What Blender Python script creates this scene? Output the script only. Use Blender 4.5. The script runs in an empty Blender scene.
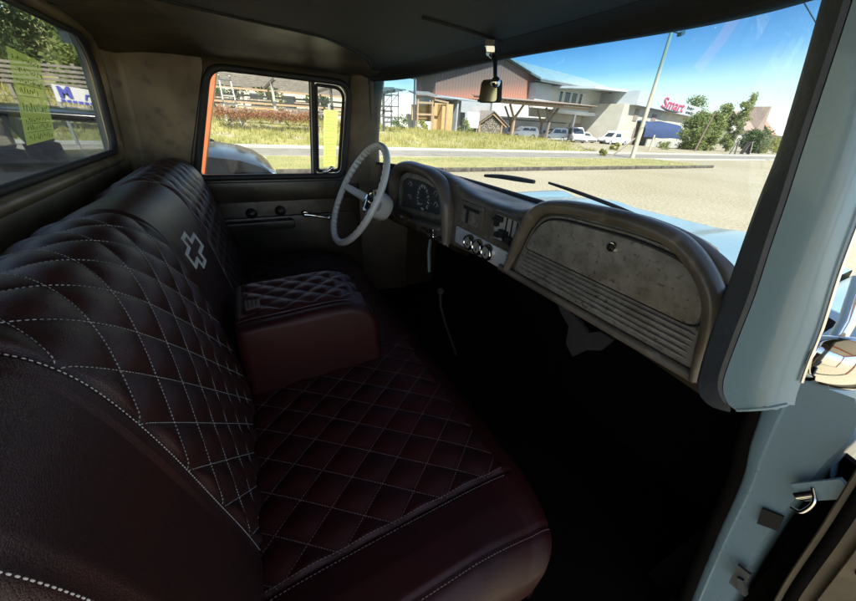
import bpy, bmesh, math, random
import numpy as np
from mathutils import Vector, Matrix
random.seed(7)
RNG = np.random.default_rng(7)
R = math.radians
scene = bpy.context.scene
COL = scene.collection

# ------------------------------------------------------------------ camera
cam_d = bpy.data.cameras.new("camera")
cam = bpy.data.objects.new("camera", cam_d)
COL.objects.link(cam)
Mx = ((0.46012512, 0.45416495, -0.76290175),
      (0.88628814, -0.18394162, 0.42503979),
      (0.05270879, -0.87172225, -0.48715716))      # rows: vehicle axes seen from the lens (right, down, ahead)
cm = Matrix([(r[0], -r[1], -r[2]) for r in Mx]).to_4x4()
cm.translation = (0.86, 0.0, 1.5)
cam.matrix_world = cm
cam_d.sensor_width = 36
cam_d.lens = 320.0 / 856.0 * 36
cam_d.clip_start = 0.02
cam_d.clip_end = 2000
scene.camera = cam

# ------------------------------------------------------------------ world, sun, exposure
w = bpy.data.worlds.new("World")
scene.world = w
w.use_nodes = True
nt = w.node_tree
nt.nodes.clear()
sky = nt.nodes.new('ShaderNodeTexSky')
sky.sky_type = 'NISHITA'
sky.sun_disc = False
sun_to = Vector((0.95, -0.31, 0.0)).normalized()
SUN_EL = R(50)
sky.sun_elevation = SUN_EL
sky.sun_rotation = math.atan2(sun_to.x, sun_to.y)
sky.air_density = 1.0
sky.dust_density = 0.6
sky.ozone_density = 1.0
bg = nt.nodes.new('ShaderNodeBackground')
bg.inputs['Strength'].default_value = 0.075
wo = nt.nodes.new('ShaderNodeOutputWorld')
nt.links.new(sky.outputs[0], bg.inputs[0])
nt.links.new(bg.outputs[0], wo.inputs[0])
sd = bpy.data.lights.new("sun", 'SUN')
sd.energy = 4.2
sd.angle = R(0.5)
sd.color = (1.0, 0.955, 0.88)
so = bpy.data.objects.new("sun", sd)
COL.objects.link(so)
sdir = Vector((sun_to.x * math.cos(SUN_EL), sun_to.y * math.cos(SUN_EL), math.sin(SUN_EL)))
so.rotation_euler = sdir.to_track_quat('Z', 'Y').to_euler()
so.location = (5, -5, 20)
scene.view_settings.view_transform = 'Standard'
scene.view_settings.look = 'None'
scene.view_settings.gamma = 1
scene.view_settings.use_curve_mapping = False
scene.view_settings.exposure = 2.05
scene.render.engine = 'CYCLES'
scene.cycles.use_denoising = True
scene.cycles.max_bounces = 10
scene.cycles.transparent_max_bounces = 24
scene.cycles.caustics_reflective = False
scene.cycles.caustics_refractive = False
scene.cycles.sample_clamp_indirect = 6

# ------------------------------------------------------------------ materials
MATS = {}


def nodes_of(m):
    m.use_nodes = True
    t = m.node_tree
    t.nodes.clear()
    o = t.nodes.new('ShaderNodeOutputMaterial')
    return t, o


def mat(name, c, rough=0.6, metal=0.0, c2=None, scale=20, c3=None, scale3=60, th3=(0.6, 0.72), bump=0.0, bscale=80,
        coat=0.0, spec=0.5, stretch=None, detail=5, rvar=0.0, btype='noise'):
    """base colour with soft patches (c2), spots with their own shape (c3) and a fine bump"""
    m = bpy.data.materials.new(name)
    t, o = nodes_of(m)
    p = t.nodes.new('ShaderNodeBsdfPrincipled')
    t.links.new(p.outputs[0], o.inputs[0])
    p.inputs['Roughness'].default_value = rough
    p.inputs['Metallic'].default_value = metal
    p.inputs['Specular IOR Level'].default_value = spec
    p.inputs['Coat Weight'].default_value = coat
    p.inputs['Coat Roughness'].default_value = 0.05
    tc = t.nodes.new('ShaderNodeTexCoord')
    src = tc.outputs['Object']
    if stretch:
        mp = t.nodes.new('ShaderNodeMapping')
        mp.inputs['Scale'].default_value = stretch
        t.links.new(src, mp.inputs[0])
        src = mp.outputs[0]
    col = None
    if c2 is None:
        c2 = tuple(x * 0.82 for x in c)
    n = t.nodes.new('ShaderNodeTexNoise')
    n.inputs['Scale'].default_value = scale
    n.inputs['Detail'].default_value = detail
    t.links.new(src, n.inputs['Vector'])
    rp = t.nodes.new('ShaderNodeMapRange')
    rp.inputs[1].default_value = 0.35
    rp.inputs[2].default_value = 0.65
    t.links.new(n.outputs[0], rp.inputs[0])
    mx = t.nodes.new('ShaderNodeMix')
    mx.data_type = 'RGBA'
    mx.inputs[6].default_value = (*c, 1)
    mx.inputs[7].default_value = (*c2, 1)
    t.links.new(rp.outputs[0], mx.inputs[0])
    col = mx.outputs[2]
    if c3 is not None:
        n3 = t.nodes.new('ShaderNodeTexNoise')
        n3.inputs['Scale'].default_value = scale3
        n3.inputs['Detail'].default_value = 4
        t.links.new(src, n3.inputs['Vector'])
        r3 = t.nodes.new('ShaderNodeMapRange')
        r3.inputs[1].default_value = th3[0]
        r3.inputs[2].default_value = th3[1]
        t.links.new(n3.outputs[0], r3.inputs[0])
        m3 = t.nodes.new('ShaderNodeMix')
        m3.data_type = 'RGBA'
        m3.inputs[7].default_value = (*c3, 1)
        t.links.new(col, m3.inputs[6])
        t.links.new(r3.outputs[0], m3.inputs[0])
        col = m3.outputs[2]
    t.links.new(col, p.inputs['Base Color'])
    if rvar:
        rr = t.nodes.new('ShaderNodeMapRange')
        rr.inputs[1].default_value = 0.3
        rr.inputs[2].default_value = 0.7
        rr.inputs[3].default_value = max(0.02, rough - rvar)
        rr.inputs[4].default_value = min(1, rough + rvar)
        t.links.new(n.outputs[0], rr.inputs[0])
        t.links.new(rr.outputs[0], p.inputs['Roughness'])
    if bump:
        if btype == 'leather':
            nb = t.nodes.new('ShaderNodeTexVoronoi')
            nb.feature = 'DISTANCE_TO_EDGE'
            nb.inputs['Scale'].default_value = bscale
            wn = t.nodes.new('ShaderNodeTexNoise')
            wn.inputs['Scale'].default_value = bscale * 0.4
            t.links.new(src, wn.inputs['Vector'])
            va = t.nodes.new('ShaderNodeMix')
            va.data_type = 'VECTOR'
            va.inputs[0].default_value = 0.0012
            t.links.new(src, va.inputs[4])
            t.links.new(wn.outputs[1], va.inputs[5])
            t.links.new(va.outputs[1], nb.inputs['Vector'])
            mr = t.nodes.new('ShaderNodeMapRange')
            mr.inputs[2].default_value = 0.25
            t.links.new(nb.outputs['Distance'], mr.inputs[0])
            bsrc = mr.outputs[0]
        else:
            nb = t.nodes.new('ShaderNodeTexNoise')
            nb.inputs['Scale'].default_value = bscale
            nb.inputs['Detail'].default_value = 6
            t.links.new(src, nb.inputs['Vector'])
            bsrc = nb.outputs[0]
        b = t.nodes.new('ShaderNodeBump')
        b.inputs['Strength'].default_value = bump
        b.inputs['Distance'].default_value = 0.002 if btype == 'leather' else 0.01
        t.links.new(bsrc, b.inputs['Height'])
        t.links.new(b.outputs[0], p.inputs['Normal'])
    MATS[name] = m
    return m


def glass_mat(name, tint=(1, 1, 1), refl=1.0, band=None, dirt=0.0):
    """thin pane: clear transmission plus a mirror-like share rising towards grazing; an optional tinted band along its top"""
    m = bpy.data.materials.new(name)
    t, o = nodes_of(m)
    tr = t.nodes.new('ShaderNodeBsdfTransparent')
    tr.inputs[0].default_value = (*tint, 1)
    gl = t.nodes.new('ShaderNodeBsdfGlossy')
    gl.inputs['Roughness'].default_value = 0.01
    fr = t.nodes.new('ShaderNodeFresnel')
    fr.inputs[0].default_value = 1.45
    sc = t.nodes.new('ShaderNodeMath')
    sc.operation = 'MULTIPLY'
    sc.inputs[1].default_value = refl
    t.links.new(fr.outputs[0], sc.inputs[0])
    mx = t.nodes.new('ShaderNodeMixShader')
    t.links.new(sc.outputs[0], mx.inputs[0])
    tc = t.nodes.new('ShaderNodeTexCoord')
    if band:
        sx = t.nodes.new('ShaderNodeSeparateXYZ')
        t.links.new(tc.outputs['Object'], sx.inputs[0])
        mr = t.nodes.new('ShaderNodeMapRange')
        mr.inputs[1].default_value = band[0]
        mr.inputs[2].default_value = band[1]
        t.links.new(sx.outputs[2], mr.inputs[0])
        cr = t.nodes.new('ShaderNodeValToRGB')
        el = cr.color_ramp.elements
        el[0].position = 0.0
        el[0].color = (*tint, 1)
        el[1].position = 1.0
        el[1].color = (*band[2][-1][1], 1)
        for pos, c_ in band[2][:-1]:
            q = el.new(pos)
            q.color = (*c_, 1)
        t.links.new(mr.outputs[0], cr.inputs[0])
        t.links.new(cr.outputs[0], tr.inputs[0])
    last = tr.outputs[0]
    if dirt:
        df = t.nodes.new('ShaderNodeBsdfTranslucent')
        df.inputs[0].default_value = (0.75, 0.73, 0.68, 1)
        nn = t.nodes.new('ShaderNodeTexNoise')
        nn.inputs['Scale'].default_value = 9
        nn.inputs['Detail'].default_value = 8
        t.links.new(tc.outputs['Object'], nn.inputs['Vector'])
        ns = t.nodes.new('ShaderNodeTexNoise')
        ns.inputs['Scale'].default_value = 42
        ns.inputs['Detail'].default_value = 2
        t.links.new(tc.outputs['Object'], ns.inputs['Vector'])
        m1 = t.nodes.new('ShaderNodeMapRange')
        m1.inputs[1].default_value = 0.35
        m1.inputs[2].default_value = 0.75
        m1.inputs[3].default_value = dirt * 0.35
        m1.inputs[4].default_value = dirt
        t.links.new(nn.outputs[0], m1.inputs[0])
        m2 = t.nodes.new('ShaderNodeMapRange')
        m2.inputs[1].default_value = 0.735
        m2.inputs[2].default_value = 0.76
        m2.inputs[4].default_value = 0.16
        t.links.new(ns.outputs[0], m2.inputs[0])
        ad = t.nodes.new('ShaderNodeMath')
        ad.operation = 'MAXIMUM'
        t.links.new(m1.outputs[0], ad.inputs[0])
        t.links.new(m2.outputs[0], ad.inputs[1])
        md = t.nodes.new('ShaderNodeMixShader')
        t.links.new(ad.outputs[0], md.inputs[0])
        t.links.new(last, md.inputs[1])
        t.links.new(df.outputs[0], md.inputs[2])
        last = md.outputs[0]
    t.links.new(last, mx.inputs[1])
    t.links.new(gl.outputs[0], mx.inputs[2])
    t.links.new(mx.outputs[0], o.inputs[0])
    MATS[name] = m
    return m


def sheet_mat(name, c, clear):
    """coloured film that lets part of the view through"""
    m = bpy.data.materials.new(name)
    t, o = nodes_of(m)
    tr = t.nodes.new('ShaderNodeBsdfTransparent')
    tl = t.nodes.new('ShaderNodeBsdfTranslucent')
    tl.inputs[0].default_value = (*c, 1)
    df = t.nodes.new('ShaderNodeBsdfDiffuse')
    df.inputs[0].default_value = (*c, 1)
    a = t.nodes.new('ShaderNodeMixShader')
    a.inputs[0].default_value = 0.25
    t.links.new(tl.outputs[0], a.inputs[1])
    t.links.new(df.outputs[0], a.inputs[2])
    b = t.nodes.new('ShaderNodeMixShader')
    b.inputs[0].default_value = clear
    t.links.new(a.outputs[0], b.inputs[1])
    t.links.new(tr.outputs[0], b.inputs[2])
    t.links.new(b.outputs[0], o.inputs[0])
    MATS[name] = m
    return m


def leaf_mat(name, c, c2, trans=0.35):
    m = bpy.data.materials.new(name)
    t, o = nodes_of(m)
    d = t.nodes.new('ShaderNodeBsdfDiffuse')
    l = t.nodes.new('ShaderNodeBsdfTranslucent')
    g = t.nodes.new('ShaderNodeNewGeometry')
    mx = t.nodes.new('ShaderNodeMix')
    mx.data_type = 'RGBA'
    mx.inputs[6].default_value = (*c, 1)
    mx.inputs[7].default_value = (*c2, 1)
    t.links.new(g.outputs['Random Per Island'], mx.inputs[0])
    t.links.new(mx.outputs[2], d.inputs[0])
    t.links.new(mx.outputs[2], l.inputs[0])
    s = t.nodes.new('ShaderNodeMixShader')
    s.inputs[0].default_value = trans
    t.links.new(d.outputs[0], s.inputs[1])
    t.links.new(l.outputs[0], s.inputs[2])
    t.links.new(s.outputs[0], o.inputs[0])
    MATS[name] = m
    return m


leather = mat('leather', (0.042, 0.0150, 0.0115), rough=0.38, c2=(0.029, 0.0112, 0.0090), scale=9, bump=0.22, bscale=520, spec=0.42, btype='leather', rvar=0.06)
maroon = mat('maroon leather', (0.030, 0.0050, 0.0050), rough=0.42, c2=(0.020, 0.0038, 0.0040), scale=9, bump=0.2, bscale=520, spec=0.24, btype='leather', rvar=0.06)
thread = mat('thread', (0.44, 0.40, 0.36), rough=0.8)
thread_dim = mat('dull thread', (0.135, 0.09, 0.082), rough=0.8)
silver_thread = mat('silver thread', (0.72, 0.69, 0.60), rough=0.55, bump=0.5, bscale=900)
patina = mat('worn brown paint', (0.205, 0.148, 0.076), rough=0.42, c2=(0.085, 0.058, 0.029), scale=6, c3=(0.055, 0.042, 0.029), scale3=24, th3=(0.56, 0.78), bump=0.12, bscale=45, rvar=0.12)
patina_dark = mat('darker worn brown', (0.085, 0.064, 0.040), rough=0.42, c2=(0.036, 0.027, 0.017), scale=6, c3=(0.14, 0.105, 0.065), scale3=14, th3=(0.58, 0.8), bump=0.12, bscale=45, rvar=0.1)  # darker tone of the worn brown
patina_dash = mat('worn dash paint', (0.148, 0.128, 0.104), rough=0.34, c2=(0.075, 0.062, 0.048), scale=8, c3=(0.25, 0.225, 0.185), scale3=30, th3=(0.60, 0.76), bump=0.1, bscale=60, rvar=0.12)
bare = mat('bare mottled steel', (0.255, 0.238, 0.208), rough=0.42, c2=(0.148, 0.131, 0.107), scale=30, c3=(0.075, 0.056, 0.040), scale3=95, th3=(0.57, 0.70), bump=0.12, bscale=90, rvar=0.15, metal=0.15)
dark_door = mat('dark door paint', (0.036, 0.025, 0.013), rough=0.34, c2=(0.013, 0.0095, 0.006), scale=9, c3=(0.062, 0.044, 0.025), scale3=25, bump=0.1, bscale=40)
liner = mat('dark headliner', (0.020, 0.017, 0.013), rough=0.75, c2=(0.009, 0.0085, 0.008), scale=4, bump=0.15, bscale=300)
rubber = mat('black rubber', (0.018, 0.018, 0.019), rough=0.6, bump=0.08, bscale=200)
rubber_seal = mat('weathered seal', (0.040, 0.048, 0.060), rough=0.5, c2=(0.030, 0.034, 0.04), scale=14, bump=0.1, bscale=120)
blue = mat('pale blue paint', (0.185, 0.275, 0.325), rough=0.3, c2=(0.165, 0.25, 0.30), scale=7, bump=0.03, bscale=220, coat=0.4, rvar=0.08)
blue_hood = mat('hood paint', (0.13, 0.215, 0.25), rough=0.18, c2=(0.115, 0.19, 0.225), scale=3, coat=0.0)
chrome = mat('chrome', (0.82, 0.82, 0.82), rough=0.07, metal=1.0, c2=(0.78, 0.78, 0.78))
brushed = mat('brushed aluminium', (0.66, 0.67, 0.68), rough=0.34, metal=0.2, c2=(0.58, 0.59, 0.60), scale=40, stretch=(1, 1, 14))
black = mat('flat black', (0.008, 0.008, 0.008), rough=0.8)
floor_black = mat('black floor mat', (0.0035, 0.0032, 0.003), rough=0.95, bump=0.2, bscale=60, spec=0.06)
ivory = mat('ivory wheel', (0.58, 0.575, 0.54), rough=0.33, c2=(0.52, 0.515, 0.48), scale=12, coat=0.2)
dial = mat('dial face', (0.055, 0.058, 0.06), rough=0.25, coat=0.5)
dial_ink = mat('dial ink', (0.55, 0.56, 0.55), rough=0.6)
grey_pad = mat('grey insulation', (0.040, 0.037, 0.034), rough=0.9, bump=0.5, bscale=50)
white_panel = mat('white back panel', (0.36, 0.35, 0.31), rough=0.6)
glass = glass_mat('clear glass', (0.84, 0.86, 0.84), 0.45, None, 0.025)
screen = glass_mat('windshield glass', (0.74, 0.775, 0.78), 0.10, (1.42, 1.66, ((0.35, (0.68, 0.73, 0.745)), (0.60, (0.63, 0.71, 0.74)), (0.69, (0.50, 0.64, 0.72)), (0.80, (0.24, 0.45, 0.60)), (1.0, (0.12, 0.31, 0.48)))), 0.03)
far_glass = mat('dark window glass', (0.03, 0.04, 0.05), rough=0.08, spec=0.8)
car_glass = glass_mat('car glass', (0.72, 0.76, 0.76), 1.0)
asphalt = mat('light asphalt', (0.22, 0.205, 0.175), rough=0.95, spec=0.15, c2=(0.18, 0.165, 0.14), scale=1.3, c3=(0.12, 0.115, 0.11), scale3=6, bump=0.3, bscale=30)
dirt = mat('dry gravel', (0.258, 0.230, 0.165), rough=0.95, spec=0.2, c2=(0.185, 0.165, 0.095), scale=0.22, c3=(0.35, 0.31, 0.22), scale3=16, th3=(0.45, 0.66), bump=0.35, bscale=40, detail=8)
dry_grass = mat('dry grass ground', (0.27, 0.24, 0.09), rough=0.95, c2=(0.17, 0.18, 0.055), scale=0.7, c3=(0.34, 0.30, 0.15), scale3=5, bump=0.6, bscale=12)
concrete = mat('concrete', (0.38, 0.37, 0.34), rough=0.9, c2=(0.32, 0.31, 0.28), scale=2)
concrete_dark = mat('tarred kerb', (0.035, 0.031, 0.026), rough=0.9, c2=(0.10, 0.088, 0.068), scale=5)
white_wall = mat('white render', (0.60, 0.59, 0.56), rough=0.85, c2=(0.52, 0.51, 0.48), scale=0.6)
cream_wall = mat('cream render', (0.46, 0.43, 0.36), rough=0.85, c2=(0.40, 0.37, 0.30), scale=0.6)
grey_wall = mat('grey render', (0.34, 0.35, 0.35), rough=0.85, c2=(0.28, 0.29, 0.29), scale=0.8)
red_metal = mat('faded red cladding', (0.46, 0.165, 0.095), rough=0.6, c2=(0.38, 0.17, 0.115), scale=2.2, stretch=(1, 5, 1))
tile = mat('pale roof sheet', (0.42, 0.40, 0.35), rough=0.7, c2=(0.35, 0.33, 0.29), scale=1.5)
tile_red = mat('red roof tile', (0.33, 0.17, 0.12), rough=0.85, c2=(0.25, 0.14, 0.10), scale=2)
tile_brown = mat('brown roof tile', (0.27, 0.20, 0.16), rough=0.85, c2=(0.21, 0.16, 0.13), scale=2)
wood = mat('sunbleached timber', (0.36, 0.25, 0.15), rough=0.8, c2=(0.26, 0.17, 0.10), scale=6, stretch=(3, 3, 0.6))
plywood = mat('tan plywood', (0.46, 0.30, 0.13), rough=0.8, c2=(0.38, 0.24, 0.10), scale=3)
grey_wood = mat('weathered slats', (0.20, 0.175, 0.15), rough=0.85, c2=(0.14, 0.12, 0.10), scale=5)
steel = mat('dark steel', (0.06, 0.065, 0.065), rough=0.6)
steel_teal = mat('painted steel', (0.10, 0.14, 0.14), rough=0.5)
galv = mat('galvanised steel', (0.42, 0.42, 0.40), rough=0.45, metal=0.4)
orange = mat('orange paint', (0.52, 0.135, 0.045), rough=0.45, c2=(0.46, 0.12, 0.04), scale=4, coat=0.2)
white_paint = mat('white vehicle paint', (0.74, 0.75, 0.75), rough=0.3, c2=(0.70, 0.71, 0.71), coat=0.4)
silver_paint = mat('silver vehicle paint', (0.50, 0.52, 0.53), rough=0.3, metal=0.3, coat=0.4)
black_paint = mat('black vehicle paint', (0.012, 0.0125, 0.014), rough=0.16, spec=0.35)
tyre_m = mat('tyre', (0.02, 0.02, 0.02), rough=0.85)
rim_m = mat('wheel rim', (0.5, 0.5, 0.5), rough=0.35, metal=0.6)
lamp_m = mat('lamp lens', (0.7, 0.72, 0.72), rough=0.1, spec=0.9)
red_lamp = mat('tail lens', (0.4, 0.03, 0.02), rough=0.2)
blue_tarp = mat('blue tarpaulin', (0.032, 0.052, 0.125), rough=0.6, c2=(0.024, 0.04, 0.095), scale=3, bump=0.5, bscale=5)
sign_white = mat('white sign board', (0.52, 0.51, 0.49), rough=0.6, c2=(0.48, 0.47, 0.45))
sign_grey = mat('pale grey fascia', (0.42, 0.44, 0.45), rough=0.6, c2=(0.38, 0.40, 0.41), scale=1)
sign_red = mat('crimson lettering', (0.45, 0.05, 0.12), rough=0.6)
sign_blue = mat('blue lettering', (0.06, 0.07, 0.36), rough=0.6)
ink = mat('black ink', (0.03, 0.03, 0.03), rough=0.8)
marker = mat('green marker ink', (0.25, 0.33, 0.04), rough=0.8)
yellow_reflection = sheet_mat('yellow reflection film', (0.86, 0.99, 0.24), 0.38)
yellow_card = mat('yellow card', (0.40, 0.56, 0.10), rough=0.7)
bark = mat('bark', (0.16, 0.12, 0.085), rough=0.9, c2=(0.10, 0.075, 0.05), scale=5)
leaf_a = leaf_mat('bright leaves', (0.14, 0.19, 0.055), (0.29, 0.33, 0.12), 0.5)
leaf_b = leaf_mat('deep leaves', (0.07, 0.115, 0.04), (0.15, 0.20, 0.08), 0.45)
leaf_l = leaf_mat('pale leaves', (0.18, 0.23, 0.075), (0.36, 0.38, 0.16), 0.5)
leaf_c = leaf_mat('yellow leaves', (0.22, 0.24, 0.06), (0.32, 0.31, 0.10))
leaf_r = leaf_mat('red brown leaves', (0.24, 0.09, 0.05), (0.33, 0.17, 0.09))
blade_m = leaf_mat('grass blades', (0.22, 0.22, 0.055), (0.46, 0.40, 0.16), 0.3)
straw_m = leaf_mat('straw blades', (0.34, 0.30, 0.13), (0.46, 0.41, 0.22), 0.3)
pole_m = mat('weathered pole', (0.46, 0.41, 0.30), rough=0.85, c2=(0.36, 0.31, 0.22), scale=4, stretch=(3, 3, 0.4))
stone = mat('rubble stone', (0.25, 0.20, 0.15), rough=0.9, c2=(0.12, 0.095, 0.07), scale=5, c3=(0.36, 0.32, 0.25), scale3=9, th3=(0.5, 0.6))


# ------------------------------------------------------------------ mesh helpers
def catmull(pts, per=12, closed=False):
    P = [Vector(p) for p in pts]
    n = len(P)
    out = []
    rng = range(n if closed else n - 1)
    for i in rng:
        p1, p2 = P[i], P[(i + 1) % n]
        p0 = P[i - 1] if (closed or i > 0) else p1 * 2 - p2
        p3 = P[(i + 2) % n] if (closed or i + 2 < n) else p2 * 2 - p1
        for k in range(per):
            t = k / per
            out.append(0.5 * ((2 * p1) + (p2 - p0) * t + (2 * p0 - 5 * p1 + 4 * p2 - p3) * t * t + (3 * p1 - p0 - 3 * p2 + p3) * t ** 3))
    if not closed:
        out.append(P[-1])
    return out


def resample(pts, n):
    P = np.array([tuple(p) for p in pts], float)
    d = np.r_[0, np.cumsum(np.linalg.norm(np.diff(P, axis=0), axis=1))]
    s = np.linspace(0, d[-1], n)
    return np.stack([np.interp(s, d, P[:, k]) for k in range(P.shape[1])], 1), s


class MB:
    def __init__(self):
        self.v, self.f, self.m, self.mats = [], [], [], []

    def mi(self, m):
        if m is None:
            return 0
        if m not in self.mats:
            self.mats.append(m)
        return self.mats.index(m)

    def add(self, vs, fs, m=None):
        b = len(self.v)
        k = self.mi(m)
        self.v += [tuple(map(float, p)) for p in vs]
        for f in fs:
            self.f.append(tuple(int(b + i) for i in f))
            self.m.append(k)

    def box(self, c, s, m=None, rz=0.0, rx=0.0, ry=0.0):
        M = Matrix.Translation(c) @ Matrix.Rotation(rz, 4, 'Z') @ Matrix.Rotation(ry, 4, 'Y') @ Matrix.Rotation(rx, 4, 'X')
        vs = [M @ Vector((x * s[0] / 2, y * s[1] / 2, z * s[2] / 2)) for x in (-1, 1) for y in (-1, 1) for z in (-1, 1)]
        self.add(vs, [(0, 1, 3, 2), (4, 6, 7, 5), (0, 4, 5, 1), (2, 3, 7, 6), (0, 2, 6, 4), (1, 5, 7, 3)], m)

    def tube(self, pts, r, m=None, seg=8, closed=False, cap=True, flat=1.0, up=None):
        P = [Vector(p) for p in pts]
        n = len(P)
        rs = r if isinstance(r, (list, tuple, np.ndarray)) else [r] * n
        vs, fs = [], []
        prev = None
        for i in range(n):
            if closed:
                t = P[(i + 1) % n] - P[i - 1]
            else:
                t = P[min(i + 1, n - 1)] - P[max(i - 1, 0)]
            if t.length < 1e-9:
                t = Vector((0, 0, 1))
            t.normalize()
            if up is not None:
                a = Vector(up)
                a = a - t * a.dot(t)
            elif prev is None:
                a = t.orthogonal()
            else:
                a = prev - t * prev.dot(t)
                if a.length < 1e-6:
                    a = t.orthogonal()
            a.normalize()
            prev = a
            b = t.cross(a)
            for k in range(seg):
                g = 2 * math.pi * k / seg
                vs.append(P[i] + (a * math.cos(g) * flat + b * math.sin(g)) * rs[i])
        for i in range(n if closed else n - 1):
            for k in range(seg):
                k2 = (k + 1) % seg
                i2 = (i + 1) % n
                fs.append((i * seg + k, i * seg + k2, i2 * seg + k2, i2 * seg + k))
        if cap and not closed:
            fs.append(tuple(range(seg - 1, -1, -1)))
            fs.append(tuple((n - 1) * seg + k for k in range(seg)))
        self.add(vs, fs, m)

    def bar(self, a, b, w, h, m=None, up=(0, 0, 1)):
        """square section beam from a to b"""
        a, b = Vector(a), Vector(b)
        t = (b - a).normalized()
        u = Vector(up)
        u = u - t * u.dot(t)
        if u.length < 1e-5:
            u = t.orthogonal()
        u.normalize()
        s = t.cross(u)
        vs = []
        for p in (a, b):
            for x, y in ((-1, -1), (1, -1), (1, 1), (-1, 1)):
                vs.append(p + s * x * w / 2 + u * y * h / 2)
        self.add(vs, [(3, 2, 1, 0), (4, 5, 6, 7)] + [(k, (k + 1) % 4, 4 + (k + 1) % 4, 4 + k) for k in range(4)], m)

    def grid(self, G, m=None, flip=False, wrap=False):
        G = np.asarray(G, float)
        a, b = G.shape[:2]
        fs = []
        for i in range(a - 1):
            for j in range(b if wrap else b - 1):
                j2 = (j + 1) % b
                q = (i * b + j, i * b + j2, (i + 1) * b + j2, (i + 1) * b + j)
                fs.append(q[::-1] if flip else q)
        self.add(G.reshape(-1, 3), fs, m)

    def prism(self, outline, d, m=None):
        """closed 3-D outline pushed along vector d, capped at both ends"""
        P = [Vector(p) for p in outline]
        d = Vector(d)
        n = len(P)
        vs = P + [p + d for p in P]
        fs = [tuple(range(n - 1, -1, -1)), tuple(range(n, 2 * n))]
        fs += [(i, (i + 1) % n, n + (i + 1) % n, n + i) for i in range(n)]
        self.add(vs, fs, m)

    def ring(self, outer, inner, d, m=None):
        """plate between two outlines with the same count of points, thickness vector d"""
        A = [Vector(p) for p in outer]
        B = [Vector(p) for p in inner]
        d = Vector(d)
        n = len(A)
        vs = A + B + [p + d for p in A] + [p + d for p in B]
        fs = []
        for i in range(n):
            j = (i + 1) % n
            fs += [(i, j, n + j, n + i), (2 * n + i, 3 * n + i, 3 * n + j, 2 * n + j),
                   (i, 2 * n + i, 2 * n + j, j), (n + i, n + j, 3 * n + j, 3 * n + i)]
        self.add(vs, fs, m)

    def lathe(self, prof, c, axis, m=None, seg=20):
        """prof: (radius, height along axis)"""
        ax = Vector(axis).normalized()
        a = ax.orthogonal().normalized()
        b = ax.cross(a)
        c = Vector(c)
        G = []
        for r, h in prof:
            G.append([c + ax * h + (a * math.cos(2 * math.pi * k / seg) + b * math.sin(2 * math.pi * k / seg)) * max(r, 1e-5) for k in range(seg)])
        self.grid(np.array([[tuple(p) for p in row] for row in G]), m, wrap=True)

    def ball(self, c, r, m=None, seg=12, rings=8, sc=(1, 1, 1)):
        G = []
        for i in range(rings + 1):
            th = math.pi * i / rings
            G.append([(c[0] + r * sc[0] * math.sin(th) * math.cos(2 * math.pi * k / seg), c[1] + r * sc[1] * math.sin(th) * math.sin(2 * math.pi * k / seg), c[2] + r * sc[2] * math.cos(th)) for k in range(seg)])
        self.grid(np.array(G), m, wrap=True, flip=True)

    def build(self, name, material=None, parent=None, smooth=35, bevel=0.0, fix=True):
        me = bpy.data.meshes.new(name)
        me.from_pydata(self.v, [], self.f)
        ml = list(self.mats)
        if not ml:
            ml = [material]
        for x in ml:
            me.materials.append(x)
        if len(ml) > 1:
            me.polygons.foreach_set('material_index', self.m)
        if fix or bevel:
            bm = bmesh.new()
            bm.from_mesh(me)
            if bevel:
                bmesh.ops.remove_doubles(bm, verts=bm.verts, dist=1e-5)
                ed = [e for e in bm.edges if len(e.link_faces) == 2 and e.calc_face_angle(0) > R(40)]
                bmesh.ops.bevel(bm, geom=ed, offset=bevel, segments=3, affect='EDGES', profile=0.5, clamp_overlap=True)
            if fix:
                bmesh.ops.recalc_face_normals(bm, faces=bm.faces)
            bm.to_mesh(me)
            bm.free()
        if smooth:
            me.polygons.foreach_set('use_smooth', [True] * len(me.polygons))
            try:
                me.set_sharp_from_angle(angle=R(smooth))
            except Exception:
                pass
        me.update()
        o = bpy.data.objects.new(name, me)
        COL.objects.link(o)
        if parent is not None:
            attach(o, parent)
        return o


def attach(o, parent):
    o.parent = parent
    inv = Matrix.Identity(4)
    p = parent
    if p.parent is None:
        inv = Matrix.LocRotScale(p.location, p.rotation_euler, None).inverted()
    o.matrix_parent_inverse = inv


def tag(o, label=None, cat=None, group=None, kind=None):
    if label:
        o['label'] = label
    if cat:
        o['category'] = cat
    if group:
        o['group'] = group
    if kind:
        o['kind'] = kind
    return o


def empty(name, loc, label, cat, group=None, rz=0.0):
    o = bpy.data.objects.new(name, None)
    o.empty_display_size = 0.2
    COL.objects.link(o)
    o.location = loc
    o.rotation_euler = (0, 0, rz)
    return tag(o, label, cat, group)


def copy_tree(o, parent=None):
    c = o.copy()
    COL.objects.link(c)
    if parent is not None:
        c.parent = parent
    for ch in list(o.children):
        copy_tree(ch, c)
    return c


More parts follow.
